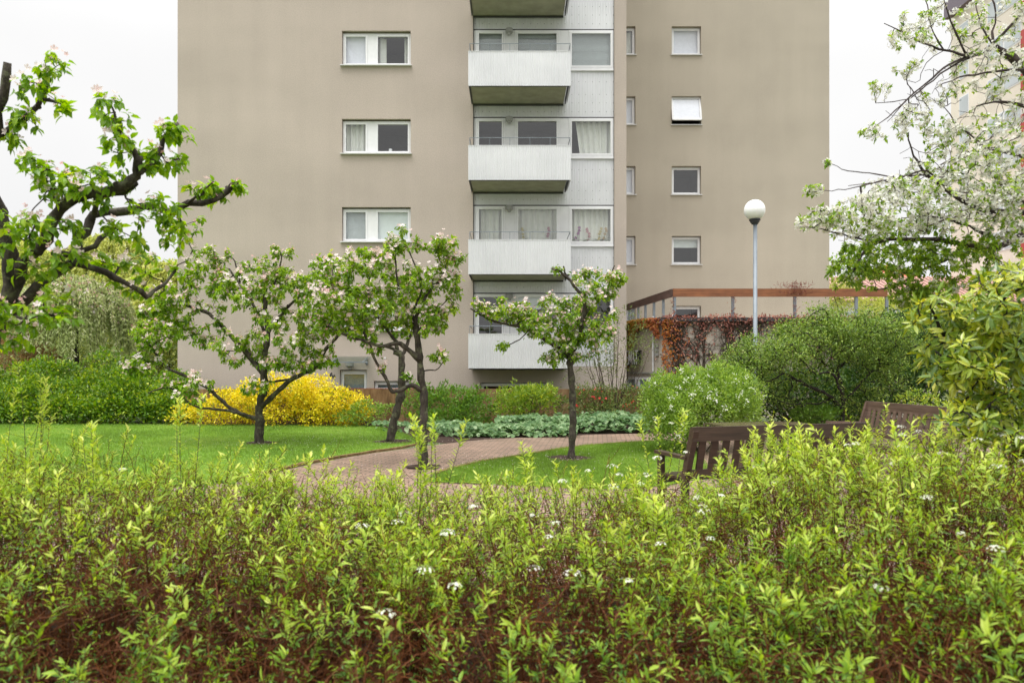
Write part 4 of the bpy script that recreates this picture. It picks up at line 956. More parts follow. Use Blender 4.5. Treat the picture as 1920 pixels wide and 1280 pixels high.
for c in ch:
    kind = K[cidx[c[-1]]] if c[-1] in cidx else 0
    pts = A[c]; seg = np.linalg.norm(np.diff(pts, axis=0), axis=1).sum(); L_ = min(seg*.7, .06 + rng.random()*.14)
    d = DI[c[-1]]; n = int(L_/.012)
    if kind == 2 or (kind == 1 and rng.random() < .8): n = 0
    cum = np.concatenate([[0], np.cumsum(np.linalg.norm(np.diff(pts[::-1], axis=0), axis=1))])
    for j in range(n):
        s_ = min(.02 + L_*j/max(1, n), cum[-1]); p = np.array([np.interp(s_, cum, pts[::-1][:, q]) for q in range(3)])
        for _ in range(3): FP.append(p + rv(1)[0]*(.012+.028*rng.random())); FD.append(FP[-1]-p)
    if kind == 2: continue
    if kind == 1 or rng.random() < .7: LP.append(pts[-1]); LD.append(d)
    if kind == 1:
        for q in range(3): i = rng.integers(0, len(pts)); LP.append(pts[i]); LD.append(DI[c[i]] if DI[c[i]].any() else d)
FP = np.array(FP); gf.flowers(FP, nrm(np.array(FD) + rv(len(FP))*.008), .0145*(.8+.4*rng.random(len(FP))), cup=.3); gf.build('blossoms', M['cherry_blossom'], root)
LP = np.array(LP); LD = np.array(LD); rosette(gl, LP, LD, 7, .05, .5, droop=.05, spread=.7, spr=.01, curl=.2); gl.build('foliage', M['cherry_leaf'], root)

# ================================================================== RHODODENDRON
Y=4.7
root = thing('rhododendron', (4.0,4.7,0), 'rhododendron with long glossy yellow-green leaves in whorls at the right edge', 'shrub')
g = G(); LR = [([(2080,1300),(2040,1020),(1990,930),(1930,870)],Y,Y,40,22), ([(1990,930),(1940,860),(1880,800),(1830,775),(1795,750)],Y,Y-.3,16,6), ([(1930,870),(1900,820),(1850,790),(1810,786),(1775,790)],Y,Y-.4,14,5), ([(1990,930),(1960,800),(1915,700),(1880,640),(1820,600)],Y,Y-.2,18,6),
 ([(2000,900),(1980,760),(1950,640),(1930,560),(1910,520)],Y,Y,18,6), ([(1930,740),(1880,700),(1800,690),(1750,660)],Y,Y-.3,10,4), ([(1960,800),(1900,770),(1840,720),(1780,640),(1740,570)],Y,Y-.2,12,4), ([(2040,1020),(1960,1000),(1900,960)],Y,Y-.5,12,5)]
sk = [limb_px(g, *L, sides=8, jit=.008)[0] for L in LR]; g.build('stems', M['bark_dark'], root, smooth=True)
T, K = sample_blobs([(1890,540,Y-.1,55,50,.4,66),(1820,600,Y-.2,65,48,.4,80),(1740,575,Y-.2,38,22,.2,9),(1890,640,Y-.2,70,60,.4,78),(1795,680,Y-.3,60,45,.35,60),(1870,740,Y-.2,75,50,.4,64),(1815,775,Y-.4,50,26,.3,18),(1850,815,Y-.4,70,25,.3,14),(1750,790,Y-.4,16,10,.1,2),(2000,620,Y,80,150,.5,50),(1930,830,Y-.2,50,40,.3,14),(2010,850,Y,60,60,.4,18),(1725,605,Y-.2,25,14,.15,4)])
A, ch, cnt, ends, DI = colonize(np.vstack(sk), T, .06, .006)
g = G(); draw_chains(g, A, ch, cnt, .003, .42, .014, 5); g.build('twigs', M['bark_dark'], root, smooth=True)
e = np.array([x[1] for x in ends]); P = A[e]; D = nrm(DI[e] + np.array([-.2,-.25,.55])); n = len(P); k = 9
ref = rv(n); U = nrm(np.cross(D, ref)); V = np.cross(D, U); g = G(); tb = rng.random(n)
for j in range(k):
    a = 2*np.pi*j/k*1.0 + rng.random(n)*.5; rad = U*np.cos(a)[:,None] + V*np.sin(a)[:,None]; el = (rng.random(n)*.75 - .25)[:,None]
    d = nrm(rad + D*el + np.array([0,0,-.15]) + rv(n)*.38); L_ = .050 + .048*rng.random(n)
    g.leaves(P + D*rng.uniform(-.015,.01,(n,1)) + d*.012, d, D, L_, L_*.28, hi=True, curl=.12, fold=.10, tint=np.clip(tb*.6 + rng.random(n)*.4 - .05, 0, 1))
g.leaves(P, D, rv(n), .035, .015, tint=.9); g.build('foliage', M['rhodo'], root)

# ================================================================== BACKGROUND AND BED SHRUBS
def S6(px, py, Y, rx, ry, rd, n): c = at(px, py, Y); return (c[0], c[1], max(c[2], ry*Y/F*.6), rx*Y/F, rd, ry*Y/F, n)
shrub('golden_shrub', 'bright yellow-leaved shrub mound between the lawn and the brown garden wall', 'shrub',
  [S6(px_ + rng.normal()*6, py_, 19.7 + rng.normal()*.25, 20+10*rng.random(), 14+8*rng.random(), .35, 40) for px_, py_ in ((600,735),(575,742),(545,735),(630,748),(655,752),(520,740),(600,760),(560,765),(640,775),(670,778),(590,785),(530,785),(620,788),(490,735),(465,745),(500,760),(470,778),(430,750),(405,765),(380,775),(350,785),(420,785),(450,768),(555,722),(590,725),(650,788),(540,760),(510,722),(570,750),(680,770))], 'yellow', L=.075, W=.6, clump=14, cs=.12, nstem=10, up=.4)
shrub('low_shrub', 'low bright green spreading shrub just right of the yellow mound', 'shrub', [S6(690,775,19.3,34,20,.5,110),S6(730,768,19.3,26,8,.3,30),S6(655,785,19.2,30,12,.3,50)], 'lime', L=.07, clump=8, cs=.06, nstem=8)
shrub('hedge', 'dense dark green hedge with yellowish shoot tips along the back of the left lawn', 'hedge',
  [S6(x_ + rng.normal()*8, 722 + 15*math.sin(x_*.045+1) + rng.normal()*12 + 22*(j % 2), 21.3 - .8*(j % 2) + rng.random()*.5, 24+16*rng.random(), 16+12*rng.random(), .5, 46) for j, x_ in enumerate(np.arange(-330, 335, 11))]
  + [S6(x_, 772 + rng.normal()*4, 20.25, 26, 20, .35, 55) for x_ in np.arange(-330, 345, 22)], 'hedgeback', L=.085, W=.62, clump=18, cs=.17, nstem=0, shell=4)
shrub('rust_shrub', 'rust-tinged loose shrub behind the hedge at the far left', 'shrub', [S6(20,660,25,55,45,1.2,260),S6(-60,660,25,60,45,1.2,150),S6(60,690,24.5,50,25,.8,120)], 'rust', L=.11, clump=12, cs=.22, nstem=6)
shrub('leafy_shrub', 'tall upright green shrub in front of the garden wall behind the looping apple tree', 'shrub', [S6(830,765,19.2,55,42,.5,180),S6(890,770,19.2,45,38,.5,150),S6(780,760,19.5,30,36,.4,70),S6(850,790,18.8,60,20,.4,90)], 'green_mid', L=.085, W=.45, clump=14, cs=.10, nstem=16, up=.8)
shrub('variegated_shrub', 'yellow-green shrub with upright leafy shoots in the middle of the garden wall', 'shrub', [S6(985,755,19.0,52,28,.5,150),S6(1010,745,19.0,36,22,.4,70),S6(960,775,18.9,36,20,.4,50)], 'varieg', L=.11, W=.34, clump=12, cs=.09, nstem=16, up=.8)
shrub('flowering_quince', 'thorny olive-green shrub dotted with red flowers along the right end of the garden wall', 'shrub', [S6(1110,752,19.3,45,26,.4,90),S6(1170,755,19.3,55,28,.4,110),S6(1060,765,19.4,28,20,.3,30),S6(1150,775,19.0,70,12,.3,60)], 'olive', L=.07, clump=13, cs=.12, nstem=22, up=.6, flower=('redflower', 22, .03, 3, .05))
shrub('airy_shrub', 'tall thin-stemmed airy shrub in front of the annex side wall', 'shrub', [S6(1120,640,19.8,45,60,.5,70),S6(1170,650,19.8,45,70,.5,80),S6(1100,700,19.8,60,40,.5,50),S6(1205,660,19.7,22,50,.4,30)], 'olive', L=.08, W=.3, clump=8, cs=.10, nstem=26, up=1.0, stem_r=.007)
shrub('spirea_bush', 'rounded light green bush with small white flowers left of the dark twisted shrub', 'shrub', [S6(1300,768,13.6,92,52,.9,560),S6(1260,790,13.2,48,50,.7,240),S6(1350,740,13.8,70,40,.8,260),S6(1330,718,14,62,20,.6,110),S6(1270,735,13.7,44,26,.6,110),S6(1390,765,13.4,34,34,.5,120),S6(1290,705,13.6,14,12,.2,16),S6(1345,697,13.8,16,12,.2,18),S6(1225,735,13.4,14,16,.2,28),S6(1240,715,13.5,14,12,.2,12),S6(1390,712,13.8,20,14,.2,30)], 'lime', L=.062, W=.42, clump=22, cs=.10, nstem=10, flower=('hedge_flower', 110, .016, 8, .03), up=.7)
shrub('green_bush', 'small fresh green bush at the foot of the dark twisted shrub', 'shrub', [S6(1530,780,15,38,18,.4,110)], 'green_mid', L=.07, clump=16, cs=.08, nstem=5)
shrub('evergreen_shrub', 'dark green evergreen shrub behind the paler bench', 'shrub', [S6(1650,700,17.5,70,80,1.2,520),S6(1720,650,17.8,70,70,1.0,360),S6(1600,760,16.5,50,35,.7,200),S6(1790,700,17,90,100,1.0,420),S6(1900,700,16,90,110,1.0,300)], 'green_dark', L=.085, W=.6, clump=18, cs=.16, nstem=10, shell=4)
shrub('golden_bush', 'small yellow-green bush half hidden under the rhododendron beside the paler bench', 'shrub', [S6(1722,760,14.2,30,26,.4,46),S6(1775,790,13.0,50,30,.5,60)], 'varieg', L=.06, clump=12, cs=.09, nstem=8)
shrub('thicket', 'dark brown twiggy thicket in the shade under the twisted shrub', 'shrub', [S6(1500,745,17.2,75,50,.6,420),S6(1415,735,17,60,50,.5,300),S6(1600,740,17.4,60,50,.6,300)], 'green_dark', L=.09, W=.6, clump=10, cs=.14, nstem=60, stem_mat='stem_thicket', up=.4, stem_r=.009)
# twisted dark shrub
Y=15.0
root = thing('twisted_shrub', (at(1560,800,Y)[0],Y,0), 'wide spreading dark shrub with crooked black branches and tiny leaves, behind the benches', 'shrub')
g = G(); LT = [([(1575,830),(1578,790),(1580,760),(1578,720),(1570,690),(1580,650),(1590,620)],Y,Y,10,4),([(1578,770),(1560,745),(1530,730),(1500,715),(1470,700),(1440,690),(1410,680)],Y,Y-.6,8,3),([(1578,755),(1600,735),(1625,705),(1650,690)],Y,Y,6,2),
 ([(1560,745),(1540,755),(1500,758),(1460,752)],Y,Y-.4,5,2),([(1570,700),(1545,680),(1520,660),(1490,645)],Y,Y-.3,5,2),([(1580,740),(1560,700),(1530,700),(1500,672)],Y-.5,Y-.8,6,2),([(1575,690),(1600,660),(1620,630)],Y,Y,5,2),([(1470,700),(1445,715),(1430,712)],Y-.6,Y-.8,4,2),([(1590,625),(1560,600),(1545,580),(1520,590)],Y,Y-.2,4,1.5)]
sk = [limb_px(g, *L, sides=7, jit=.012)[0] for L in LT]; g.build('stems', M['bark_dark'], root, smooth=True)
T, K = sample_blobs([(1450,660,Y-.4,80,34,.9,190),(1530,640,Y,95,42,1.0,240),(1630,640,Y+.2,85,48,1.0,230),(1400,685,Y-.6,60,30,.6,120),(1570,612,Y,95,26,.8,130),(1655,700,Y,50,50,.6,90),(1500,700,Y+.5,80,30,.6,50),(1550,585,Y,50,14,.3,26),(1470,618,Y-.3,30,12,.2,14),(1400,640,Y-.4,25,12,.2,10),(1640,590,Y,50,12,.3,20),(1700,600,Y,30,16,.3,12),(1450,740,Y+.4,80,30,.5,36),(1600,760,Y+.4,60,30,.5,30),(1680,630,Y,50,45,.8,70)])
A, ch, cnt, ends, DI = colonize(np.vstack(sk), T, .14, .025); g = G(); draw_chains(g, A, ch, cnt, .0045, .4, .022, 4); g.build('twigs', M['bark_dark'], root)
P = A; D = DI; g = G(); rosette(g, P, D, 15, .055, .55, droop=0, spread=.9, spr=.075, curl=.1); g.build('foliage', M['twisted'], root)

# lady's mantle ground cover: scalloped round leaves
def mantle(name, rects):
    g = G(); n = 0
    for (pxa, pxb, ya, yb, num, h) in rects:
        Yv = rng.uniform(ya, yb, num); PX = rng.uniform(pxa, pxb, num); X = (PX-960)*Yv/F
        bulge = np.sin(X*3.1)*.03 + np.sin(X*7.3+Yv*5)*.03; Z = h*(.55+.45*rng.random(num)) + bulge; Z *= np.clip((Yv-ya+.06)/.30, .3, 1)
        N = nrm(rv(num)*.75 + np.array([0,-.35,1.0])); R = .04 + .03*rng.random(num)
        A_ = nrm(np.cross(N, rv(num))); B_ = np.cross(N, A_); vs = [np.column_stack([X,Yv,Z])]
        for j in range(14):
            a = 2*np.pi*j/14; rr_ = R*(1 if j % 2 else .84); vs.append(vs[0] + (A_*math.cos(a)+B_*math.sin(a))*rr_[:,None] + N*(R*.22)[:,None])
        v = np.stack(vs,1); b = (np.arange(num)*15)[:,None,None]; f = np.array([[0,1+j,1+(j+1)%14] for j in range(14)])
        g.add(v, (b+f[None]).reshape(-1,3), np.repeat(rng.random(num),15))
    return tag(g.build(name, M['mantle']), kind='stuff')
mantle('ground_cover', [(930,1215,17.3,18.6,2600,.36),(850,1080,16.3,17.6,2000,.24),(820,940,16.6,18.2,800,.2),(1040,1220,18.4,19.0,400,.42),(700,880,17.4,18.8,260,.22)])

# creeper on the annex
vn = thing('creeper', (8.0,22.8,0), 'red-leaved creeper with bare fanning stems over the annex front and orange leaves at its corner', 'climbing plant')
g = G(); tips = []
def vine(x0, z0, x1, z1, r, depth=0, y=AY-.03):
    n = 7; t = np.linspace(0,1,n)[:,None]; a = np.array([x0,y,z0]); b = np.array([x1,y,z1]); p = a+(b-a)*t; p[1:-1,0] += rng.normal(size=n-2)*.05; p[:,1] += rng.normal(size=n)*.01
    q, rr = smooth_path(p, list(np.linspace(r, r*.55, n)), .12, .008); g.tube(q, rr, 4, cap=False); tips.append(q)
    if depth < 3:
        for _ in range(3 if depth else 4):
            i = rng.integers(len(q)//5, len(q)-1); dz = rng.uniform(.3,1.0)*(z1-z0)*.8/(1+depth*.3); zz = min(q[i,2]+dz, AZ+.05); vine(q[i,0], q[i,2], q[i,0]+rng.normal()*.28, zz, r*.6, depth+1)
for x, sp_ in ((6.05,.9),(6.9,.4),(7.7,.5),(8.6,.5),(9.5,.6),(10.5,.5),(11.4,.5),(12.3,.5),(5.25,.1)):
    for _ in range(5): vine(x, .1, x+rng.normal()*sp_*.7, AZ-.1, .018, 0)
vine(6.3,1.2,5.1,2.9,.02,0); vine(6.3,1.2,5.5,3.1,.018,1); vine(6.2,1.1,7.6,3.1,.02,0)
ss = thing  # keep name
g.build('stems', M['stem_brown'], vn)
Q = np.vstack(tips); Q = Q[Q[:,2] > 1.0]; g = G(); n = 2600; i = rng.integers(0, len(Q), n)
cl = (np.sin(Q[i,0]*5.3)*np.sin(Q[i,2]*3.1+Q[i,0]*2) > -.1) | (rng.random(n) < .18); P = (Q[i] + rng.normal(size=(n,3))*np.array([.05,.02,.05]))[cl]; P[:,1] = AY-.04-rng.random(len(P))*.06
g.leaves(P, nrm(rv(len(P))*.8+np.array([0,-.3,-.5])), nrm(rv(len(P))*.4+np.array([0,-1,.4])), .075, .045)
n = 2000; P = np.column_stack([rng.uniform(AX,AX1,n), AY-.05+rng.normal(size=n)*.08, AZ+.10-.08*rng.exponential(1,n)+.09*rng.random(n)**2]); P[:,2] += .05*np.sin(P[:,0]*6)*np.sin(P[:,0]*2.3)
g.leaves(P, nrm(rv(n)+np.array([0,-.3,.3])), nrm(rv(n)*.5+np.array([0,-.6,.8])), .085, .05)
n = 260; xx = rng.choice([9.05,9.15,9.2], n)+rng.normal(size=n)*.25; P = np.column_stack([xx, AY+.0+rng.normal(size=n)*.08, zb_+.05+rng.random(n)*.38]); g.leaves(P, nrm(rv(n)+np.array([0,0,.6])), rv(n), .14, .016, tint=.2)
for px_ in (1262,1375,1491):
    n = 60; x_ = (px_-960)*AY/F; P = np.column_stack([np.full(n,x_)+rng.normal(size=n)*.05, np.full(n,AY-.0), rng.uniform(AZ,zb_,n)]); g.leaves(P, rv(n), rv(n), .06, .03)
g.build('foliage', M['redvine'], vn)
g = G(); n = 3600; t_ = rng.random(n)**.8*2.7; drop = (.26+1.5*np.exp(-((t_-1.9)/.42)**2)+.4*np.exp(-((t_-.1)/.25)**2))
zz = AZ+.12 - drop*rng.random(n)**1.2; P = np.array([SW(a, b, .06+.1*rng.random()) for a, b in zip(t_, zz)]); g.leaves(P, nrm(rv(n)*.7+np.array([-.3,-.3,-.6])), nrm(rv(n)*.5+np.array([-.5,-.7,.5])), .095, .055, tint=np.clip(1-t_/2.7*.9+rng.normal(size=n)*.18,0,1))
n = 380; P = np.column_stack([AX+rng.exponential(.22,n), AY-.07-rng.random(n)*.05, AZ+.05-rng.random(n)**1.3*1.9]); g.leaves(P, nrm(rv(n)*.7+np.array([0,-.3,-.6])), nrm(rv(n)*.5+np.array([0,-1,.4])), .09, .05, tint=.7+.3*rng.random(n))
g.build('orange_foliage', M['orangevine'], vn)

# ================================================================== WEEPING AND FAR TREES
def weeping(name, label, base, cx, Yc, topz, rx, rd, nst, length, mat, trunk_r=.08, L=.07, W=.3, spacing=.05, k=2, bark='bark_dark', blossom=None, dome=.5, group=None):
    root = thing(name, (cx,Yc,0), label, 'tree', group); g = G()
    hz = topz*.80; q, rr = smooth_path([(cx,Yc,0),(cx+.05,Yc,hz*.5),(cx-.02,Yc,hz),(cx,Yc,topz*.93)], [trunk_r*1.3,trunk_r,trunk_r*.8,trunk_r*.3], .3, .02); g.tube(q, rr, 8)
    a = rng.random(nst)*2*np.pi; r = np.sqrt(rng.random(nst)); ex = np.column_stack([cx+np.cos(a)*r*rx, Yc+np.sin(a)*r*rd, topz - dome*(topz*.35)*r**2 + rng.normal(size=nst)*.12])
    m = rng.choice(nst, min(26, nst), replace=False)
    for i in m:
        p, rr = smooth_path([(cx,Yc,hz*(.8+.2*rng.random())), ((cx+ex[i,0])/2+rng.normal()*.1,(Yc+ex[i,1])/2,(hz+ex[i,2])/2+.25), ex[i]], [trunk_r*.5,trunk_r*.3,.01], .25, .02); g.tube(p, rr, 5)
    ln = length*(.5+.6*rng.random(nst))*(.4+.6*r); kk = 7; t = np.linspace(0,1,kk)
    out = np.column_stack([np.cos(a), np.sin(a), np.zeros(nst)])
    P = ex[:,None] + out[:,None]*(np.sqrt(t)*.35)[None,:,None]*ln[:,None,None]*.4 + np.array([0,0,-1.])*(t**1.25)[None,:,None]*ln[:,None,None]
    P += np.cumsum(rng.normal(size=P.shape)*.02, axis=1); P[...,2] = np.maximum(P[...,2], .2)
    g.tubes(P, np.full(P.shape[:2], .006), 3); g.build('trunk', M[bark], root)
    cntl = np.maximum((ln/spacing).astype(int), 2); idx = np.repeat(np.arange(nst), cntl*k); u = rng.random(len(idx)); fi = u*(kk-1); i0 = np.minimum(fi.astype(int), kk-2); f = (fi-i0)[:,None]
    LPt = P[idx,i0]*(1-f)+P[idx,i0+1]*f + rng.normal(size=(len(idx),3))*.025; D = nrm(rv(len(idx))*.7+np.array([0,0,-.8])); g = G()
    g.leaves(LPt, D, rv(len(idx)), L*(.6+.7*rng.random(len(idx))), L*W*1.1, tint=np.clip(np.repeat(rng.random(nst), cntl*k)*.5+rng.random(len(idx))*.5,0,1)); g.build('crown', M[mat], root)
    if blossom:
        sel = rng.choice(len(LPt), blossom, replace=False); sel = sel[(u[sel] < .5)]; g = G(); g.flowers(LPt[sel], rv(len(sel)), .045); g.build('blossoms', M['apple_blossom'], root)
    return root
c = at(140,600,25); weeping('weeping_pear', 'pale silvery weeping tree with a thin dark trunk behind the hedge', None, c[0], 25, at(0,522,25)[2], 1.75, 1.6, 420, 2.3, 'silver', .075, .13, .34, .06, 3, blossom=3600)
for i, (px, Y, top, rx, ln, lab) in enumerate(((40,38,455,3.4,5.5,'pale yellow-green birch far behind at the left edge'),(200,40,440,3.6,6.0,'pale yellow-green birch far behind the thin lamp mast'),(320,36,490,2.6,5.0,'pale yellow-green birch half hidden by the corner of the apartment block'),(-140,37,470,3.2,5.5,'pale birch just beyond the left edge'))):
    c = at(px,600,Y); weeping('birch_tree', lab, None, c[0], Y, at(0,top,Y)[2], rx, 2.5, 520, ln, 'birch', .13, .2, .45, .10, 4, bark='bark_cherry', dome=.9, group='birches behind the hedge')
shrub('distant_shrubs', 'mid green shrubbery behind the hedge and under the birches', 'shrub', [S6(100,670,33,140,45,2,600),S6(300,660,33,80,55,2,360),S6(-60,660,34,100,60,2,300)], 'olive', L=.16, clump=8, cs=.2, nstem=0)
# bare tree tip at the far left
root = thing('bare_tree', (at(0,500,42)[0],42,0), 'bare-twigged tree top showing at the far left above the apple limbs', 'tree')
g = G(); c = at(0,560,42); skp, r_ = smooth_path([(c[0],42,0),(c[0]+.1,42,5),(c[0],42,c[2])],[.2,.15,.08],.4,.02); g.tube(skp,r_,7); T,K = sample_blobs([(5,440,42,40,50,1.5,120),(-30,470,42,40,50,1.5,60)]); A,ch,cnt,en,DI = colonize(skp[len(skp)//2:],T,.3,.05); draw_chains(g,A,ch,cnt,.012,.4,.07,3); g.build('trunk', M['bark_dark'], root)
shrub('distant_tree', 'soft yellow-green tree behind the right end of the pergola beam', 'tree', [S6(1575,560,34,30,32,1,150),S6(1640,575,34,40,20,1,110),S6(1690,590,33,60,24,1,150)], 'birch', L=.15, clump=8, cs=.2, nstem=8, stem_r=.03)
shrub('boundary_hedge', 'dark green planting along the right boundary behind the rhododendron', 'hedge', [S6(1800,640,22,160,60,1,600),S6(2050,640,22,120,80,1,300),S6(1700,660,24,60,50,1,200)], 'green_mid', L=.1, clump=8, cs=.15, nstem=0)

# ================================================================== FAR BUILDINGS
M['tower'] = mat_stucco('hazed_tower_render', (.86,.79,.69)); M['tile'] = simple('clay_tiles', (.40,.24,.20), .8, var=.25, scale=3); M['redtile'] = simple('red_tiles', (.62,.13,.07), .7, var=.15, scale=3); M['redpanel'] = simple('red_panel', (.42,.05,.04), .5, var=.05); M['roofdark'] = simple('violet_roof', (.16,.13,.16), .6); M['skypane'] = simple('pale_pane', (.50,.54,.57), .08, var=.1, scale=.4)  # tower render and panes paled: distance haze put into their colour
tw = thing('tower_block', (40,50,0), 'tall haze-paled tower block with red balconies far off behind the cherry blossom', 'building')
TX, TY0, TY1, TH = 36.0, 34.0, 58.3, 30.2
g = G(); g.box(TX, TX+14, TY0, TY1, 0, TH); g.build('wall', M['tower'], tw)
g = G(); g.box(TX-.5, TX+14.5, TY0-.5, TY1+.15, TH+.003, TH+1.3); g.build('roof', M['roofdark'], tw)
for f in range(10):
    z = 1.5+f*2.9
    for ya, yb in ((56.0,57.2),(50.2,53.8),(44.5,46.8),(40,43.6),(36,38)):
        g = G(); g.box(TX-.03, TX+.05, ya, yb, z, z+1.5); w = g.build('window', M['white'], tw)
        g = G(); mm_ = max(1, int((yb-ya)/1.2)); dy = (yb-ya)/mm_
        for j in range(mm_): g.box(TX-.05, TX-.031, ya+j*dy+.09, ya+(j+1)*dy-.09, z+.1, z+1.4)
        g.build('pane', M['skypane'], w)
    for ya in (46.6,):
        g = G(); g.box(TX-.8, TX, ya, ya+2.6, z-1.0, z+.2); g.build('balcony', M['redpanel'], tw)
def gable_house(loc, w, d, h, rh, wm, rm, label, win=4, along='x'):
    x, y = loc; r = thing('house', (x,y,0), label, 'building'); g = G(); g.box(x-w/2,x+w/2,y,y+d,0,h); g.build('wall', wm, r)
    g = G()
    if along == 'x': v = [(x-w/2-.4,y-.4,h),(x+w/2+.4,y-.4,h),(x+w/2+.4,y+d+.4,h),(x-w/2-.4,y+d+.4,h),(x-w/2-.4,y+d/2,h+rh),(x+w/2+.4,y+d/2,h+rh)]; f = [np.array([[0,1,5,4],[3,4,5,2]]), np.array([[0,4,3],[1,2,5]]), np.array([[0,3,2,1]])]
    else: v = [(x-w/2-.3,y-.3,h),(x+w/2+.3,y-.3,h),(x+w/2+.3,y+d,h),(x-w/2-.3,y+d,h),(x,y+d*.35,h+rh),(x,y+d*.7,h+rh)]; f = [np.array([[0,4,5,3],[1,2,5,4]]), np.array([[0,1,4],[2,3,5]]), np.array([[0,3,2,1]])]
    v = np.array(v); v[:,2] += .004; g.add(v, f); rf = g.build('roof', rm, r)
    if along == 'x':
        g = G(); 
        for i in range(int(w/.35)): xx = x-w/2-.3+i*.35; g.obox((xx,y-.4,h+.03),(xx,y+d/2,h+rh+.03),.10,.07)
        g.build('tile_rolls', rm, rf)
    for i in range(win):
        xx = x-w/2+w*(i+.5)/win; g = G(); g.box(xx-.55,xx+.55,y-.04,y+.02,h-1.9,h-.6); q = g.build('window', M['white'], r); g = G(); g.box(xx-.45,xx+.45,y-.055,y-.041,h-1.8,h-.7); g.build('pane', M['skypane'], q)
    return r
gable_house((26.5,47),16,9,6.0,2.2,M['tower'],M['tile'],'long low house with a greyish clay tiled roof beyond the pergola beam', 6)
gable_house((33.5,60),7,8,7.8,3.0,M['tower'],M['redtile'],'small house with a bright orange-red roof seen through the cherry leaves', 2, 'y')
gable_house((44,70),18,9,7.5,2.4,M['tower'],M['tile'],'distant clay-roofed house to the right of the orange-red roof', 6)
# ================================================================== FRONT HEDGE (spirea)
def top_h(X):
    return np.interp(X, [-5,-3.4,-2.8,-2.0,-1.3,-.6,0,.5,1.0,1.4,1.75,2.3,2.8,3.4,5], [1.18,1.14,1.08,.99,.91,.87,.86,.87,.91,.99,1.09,1.16,1.20,1.22,1.24])
hd = thing('spirea_hedge', (0,3.4,0), 'loose light green hedge with reddish stems filling the foreground, with a few white flower heads', 'hedge')
def prof(Y): return np.interp(Y, [0,1.5,2.0,2.6,3.2,4.2,4.9,5.3], [.72,.68,.70,.83,.95,1.0,.98,.8])
NS = 4100
Yv = .35 + 4.75*rng.random(NS)**.80; Xv = rng.uniform(-1,1,NS)*(.78*Yv+.9)
lump = .97 + .13*np.sin(Xv*2.3+Yv*1.7)*np.sin(Xv*1.1-Yv*2.6) + .07*np.sin(Xv*6.1+2)*np.cos(Yv*5.3)
Hh = top_h(Xv)*prof(Yv)*lump*(.70+.35*rng.random(NS)**.6)
tall = rng.random(NS) < .035; Hh[tall] *= 1.14
lean = np.column_stack([rng.normal(size=NS)*.24, rng.normal(size=NS)*.20 - .10*np.clip(2.6-Yv,0,1.2), np.zeros(NS)])
# clumping of stem bases
cx_ = np.round(Xv/.42)*.42; cy_ = np.round(Yv/.42)*.42
B = np.column_stack([cx_*.85+Xv*.15, cy_*.85+Yv*.15, np.zeros(NS)]) ; Tp = np.column_stack([Xv, Yv, Hh]) + lean
k = 8; t = np.linspace(0,1,k)[None,:,None]
mid = B*.35 + Tp*.65 + np.array([0,0,.0]); mid[:,2] = Hh*.55; mid[:,:2] = B[:,:2]*.7 + Tp[:,:2]*.3
P = (1-t)**2*B[:,None] + 2*t*(1-t)*mid[:,None] + t*t*Tp[:,None]; P += np.cumsum(rng.normal(size=P.shape)*.006, axis=1)
R = np.linspace(.0042,.0012,k)[None]*(.7+.7*rng.random((NS,1)))
gs = G(); gs.tubes(P, R, 4)
def path_pt(P, idx, u):
    kk = P.shape[1]; fi = u*(kk-1); i0 = np.minimum(fi.astype(int), kk-2); f = (fi-i0)[:,None]; a = P[idx,i0]; b = P[idx,i0+1]; return a*(1-f)+b*f, nrm(b-a)
# side shoots
ns = 5; idx = np.repeat(np.arange(NS), ns); u = .38 + .60*rng.random(len(idx))**.8; q, tg = path_pt(P, idx, u)
d = nrm(tg*.5 + rv(len(idx))*1.1 + np.array([0,0,.25])); ln = (.07+.13*rng.random(len(idx)))*(1.15-.4*u); t5 = np.linspace(0,1,5)[None,:,None]
SP_ = q[:,None] + d[:,None]*t5*ln[:,None,None] + np.array([0,0,1.])*(t5**2)*(ln*.25)[:,None,None] + rng.normal(size=(len(idx),5,3))*.003
SP_[:,0] = q; gs.tubes(SP_, np.linspace(.0018,.0008,5)[None]*np.ones((len(idx),1)), 3)
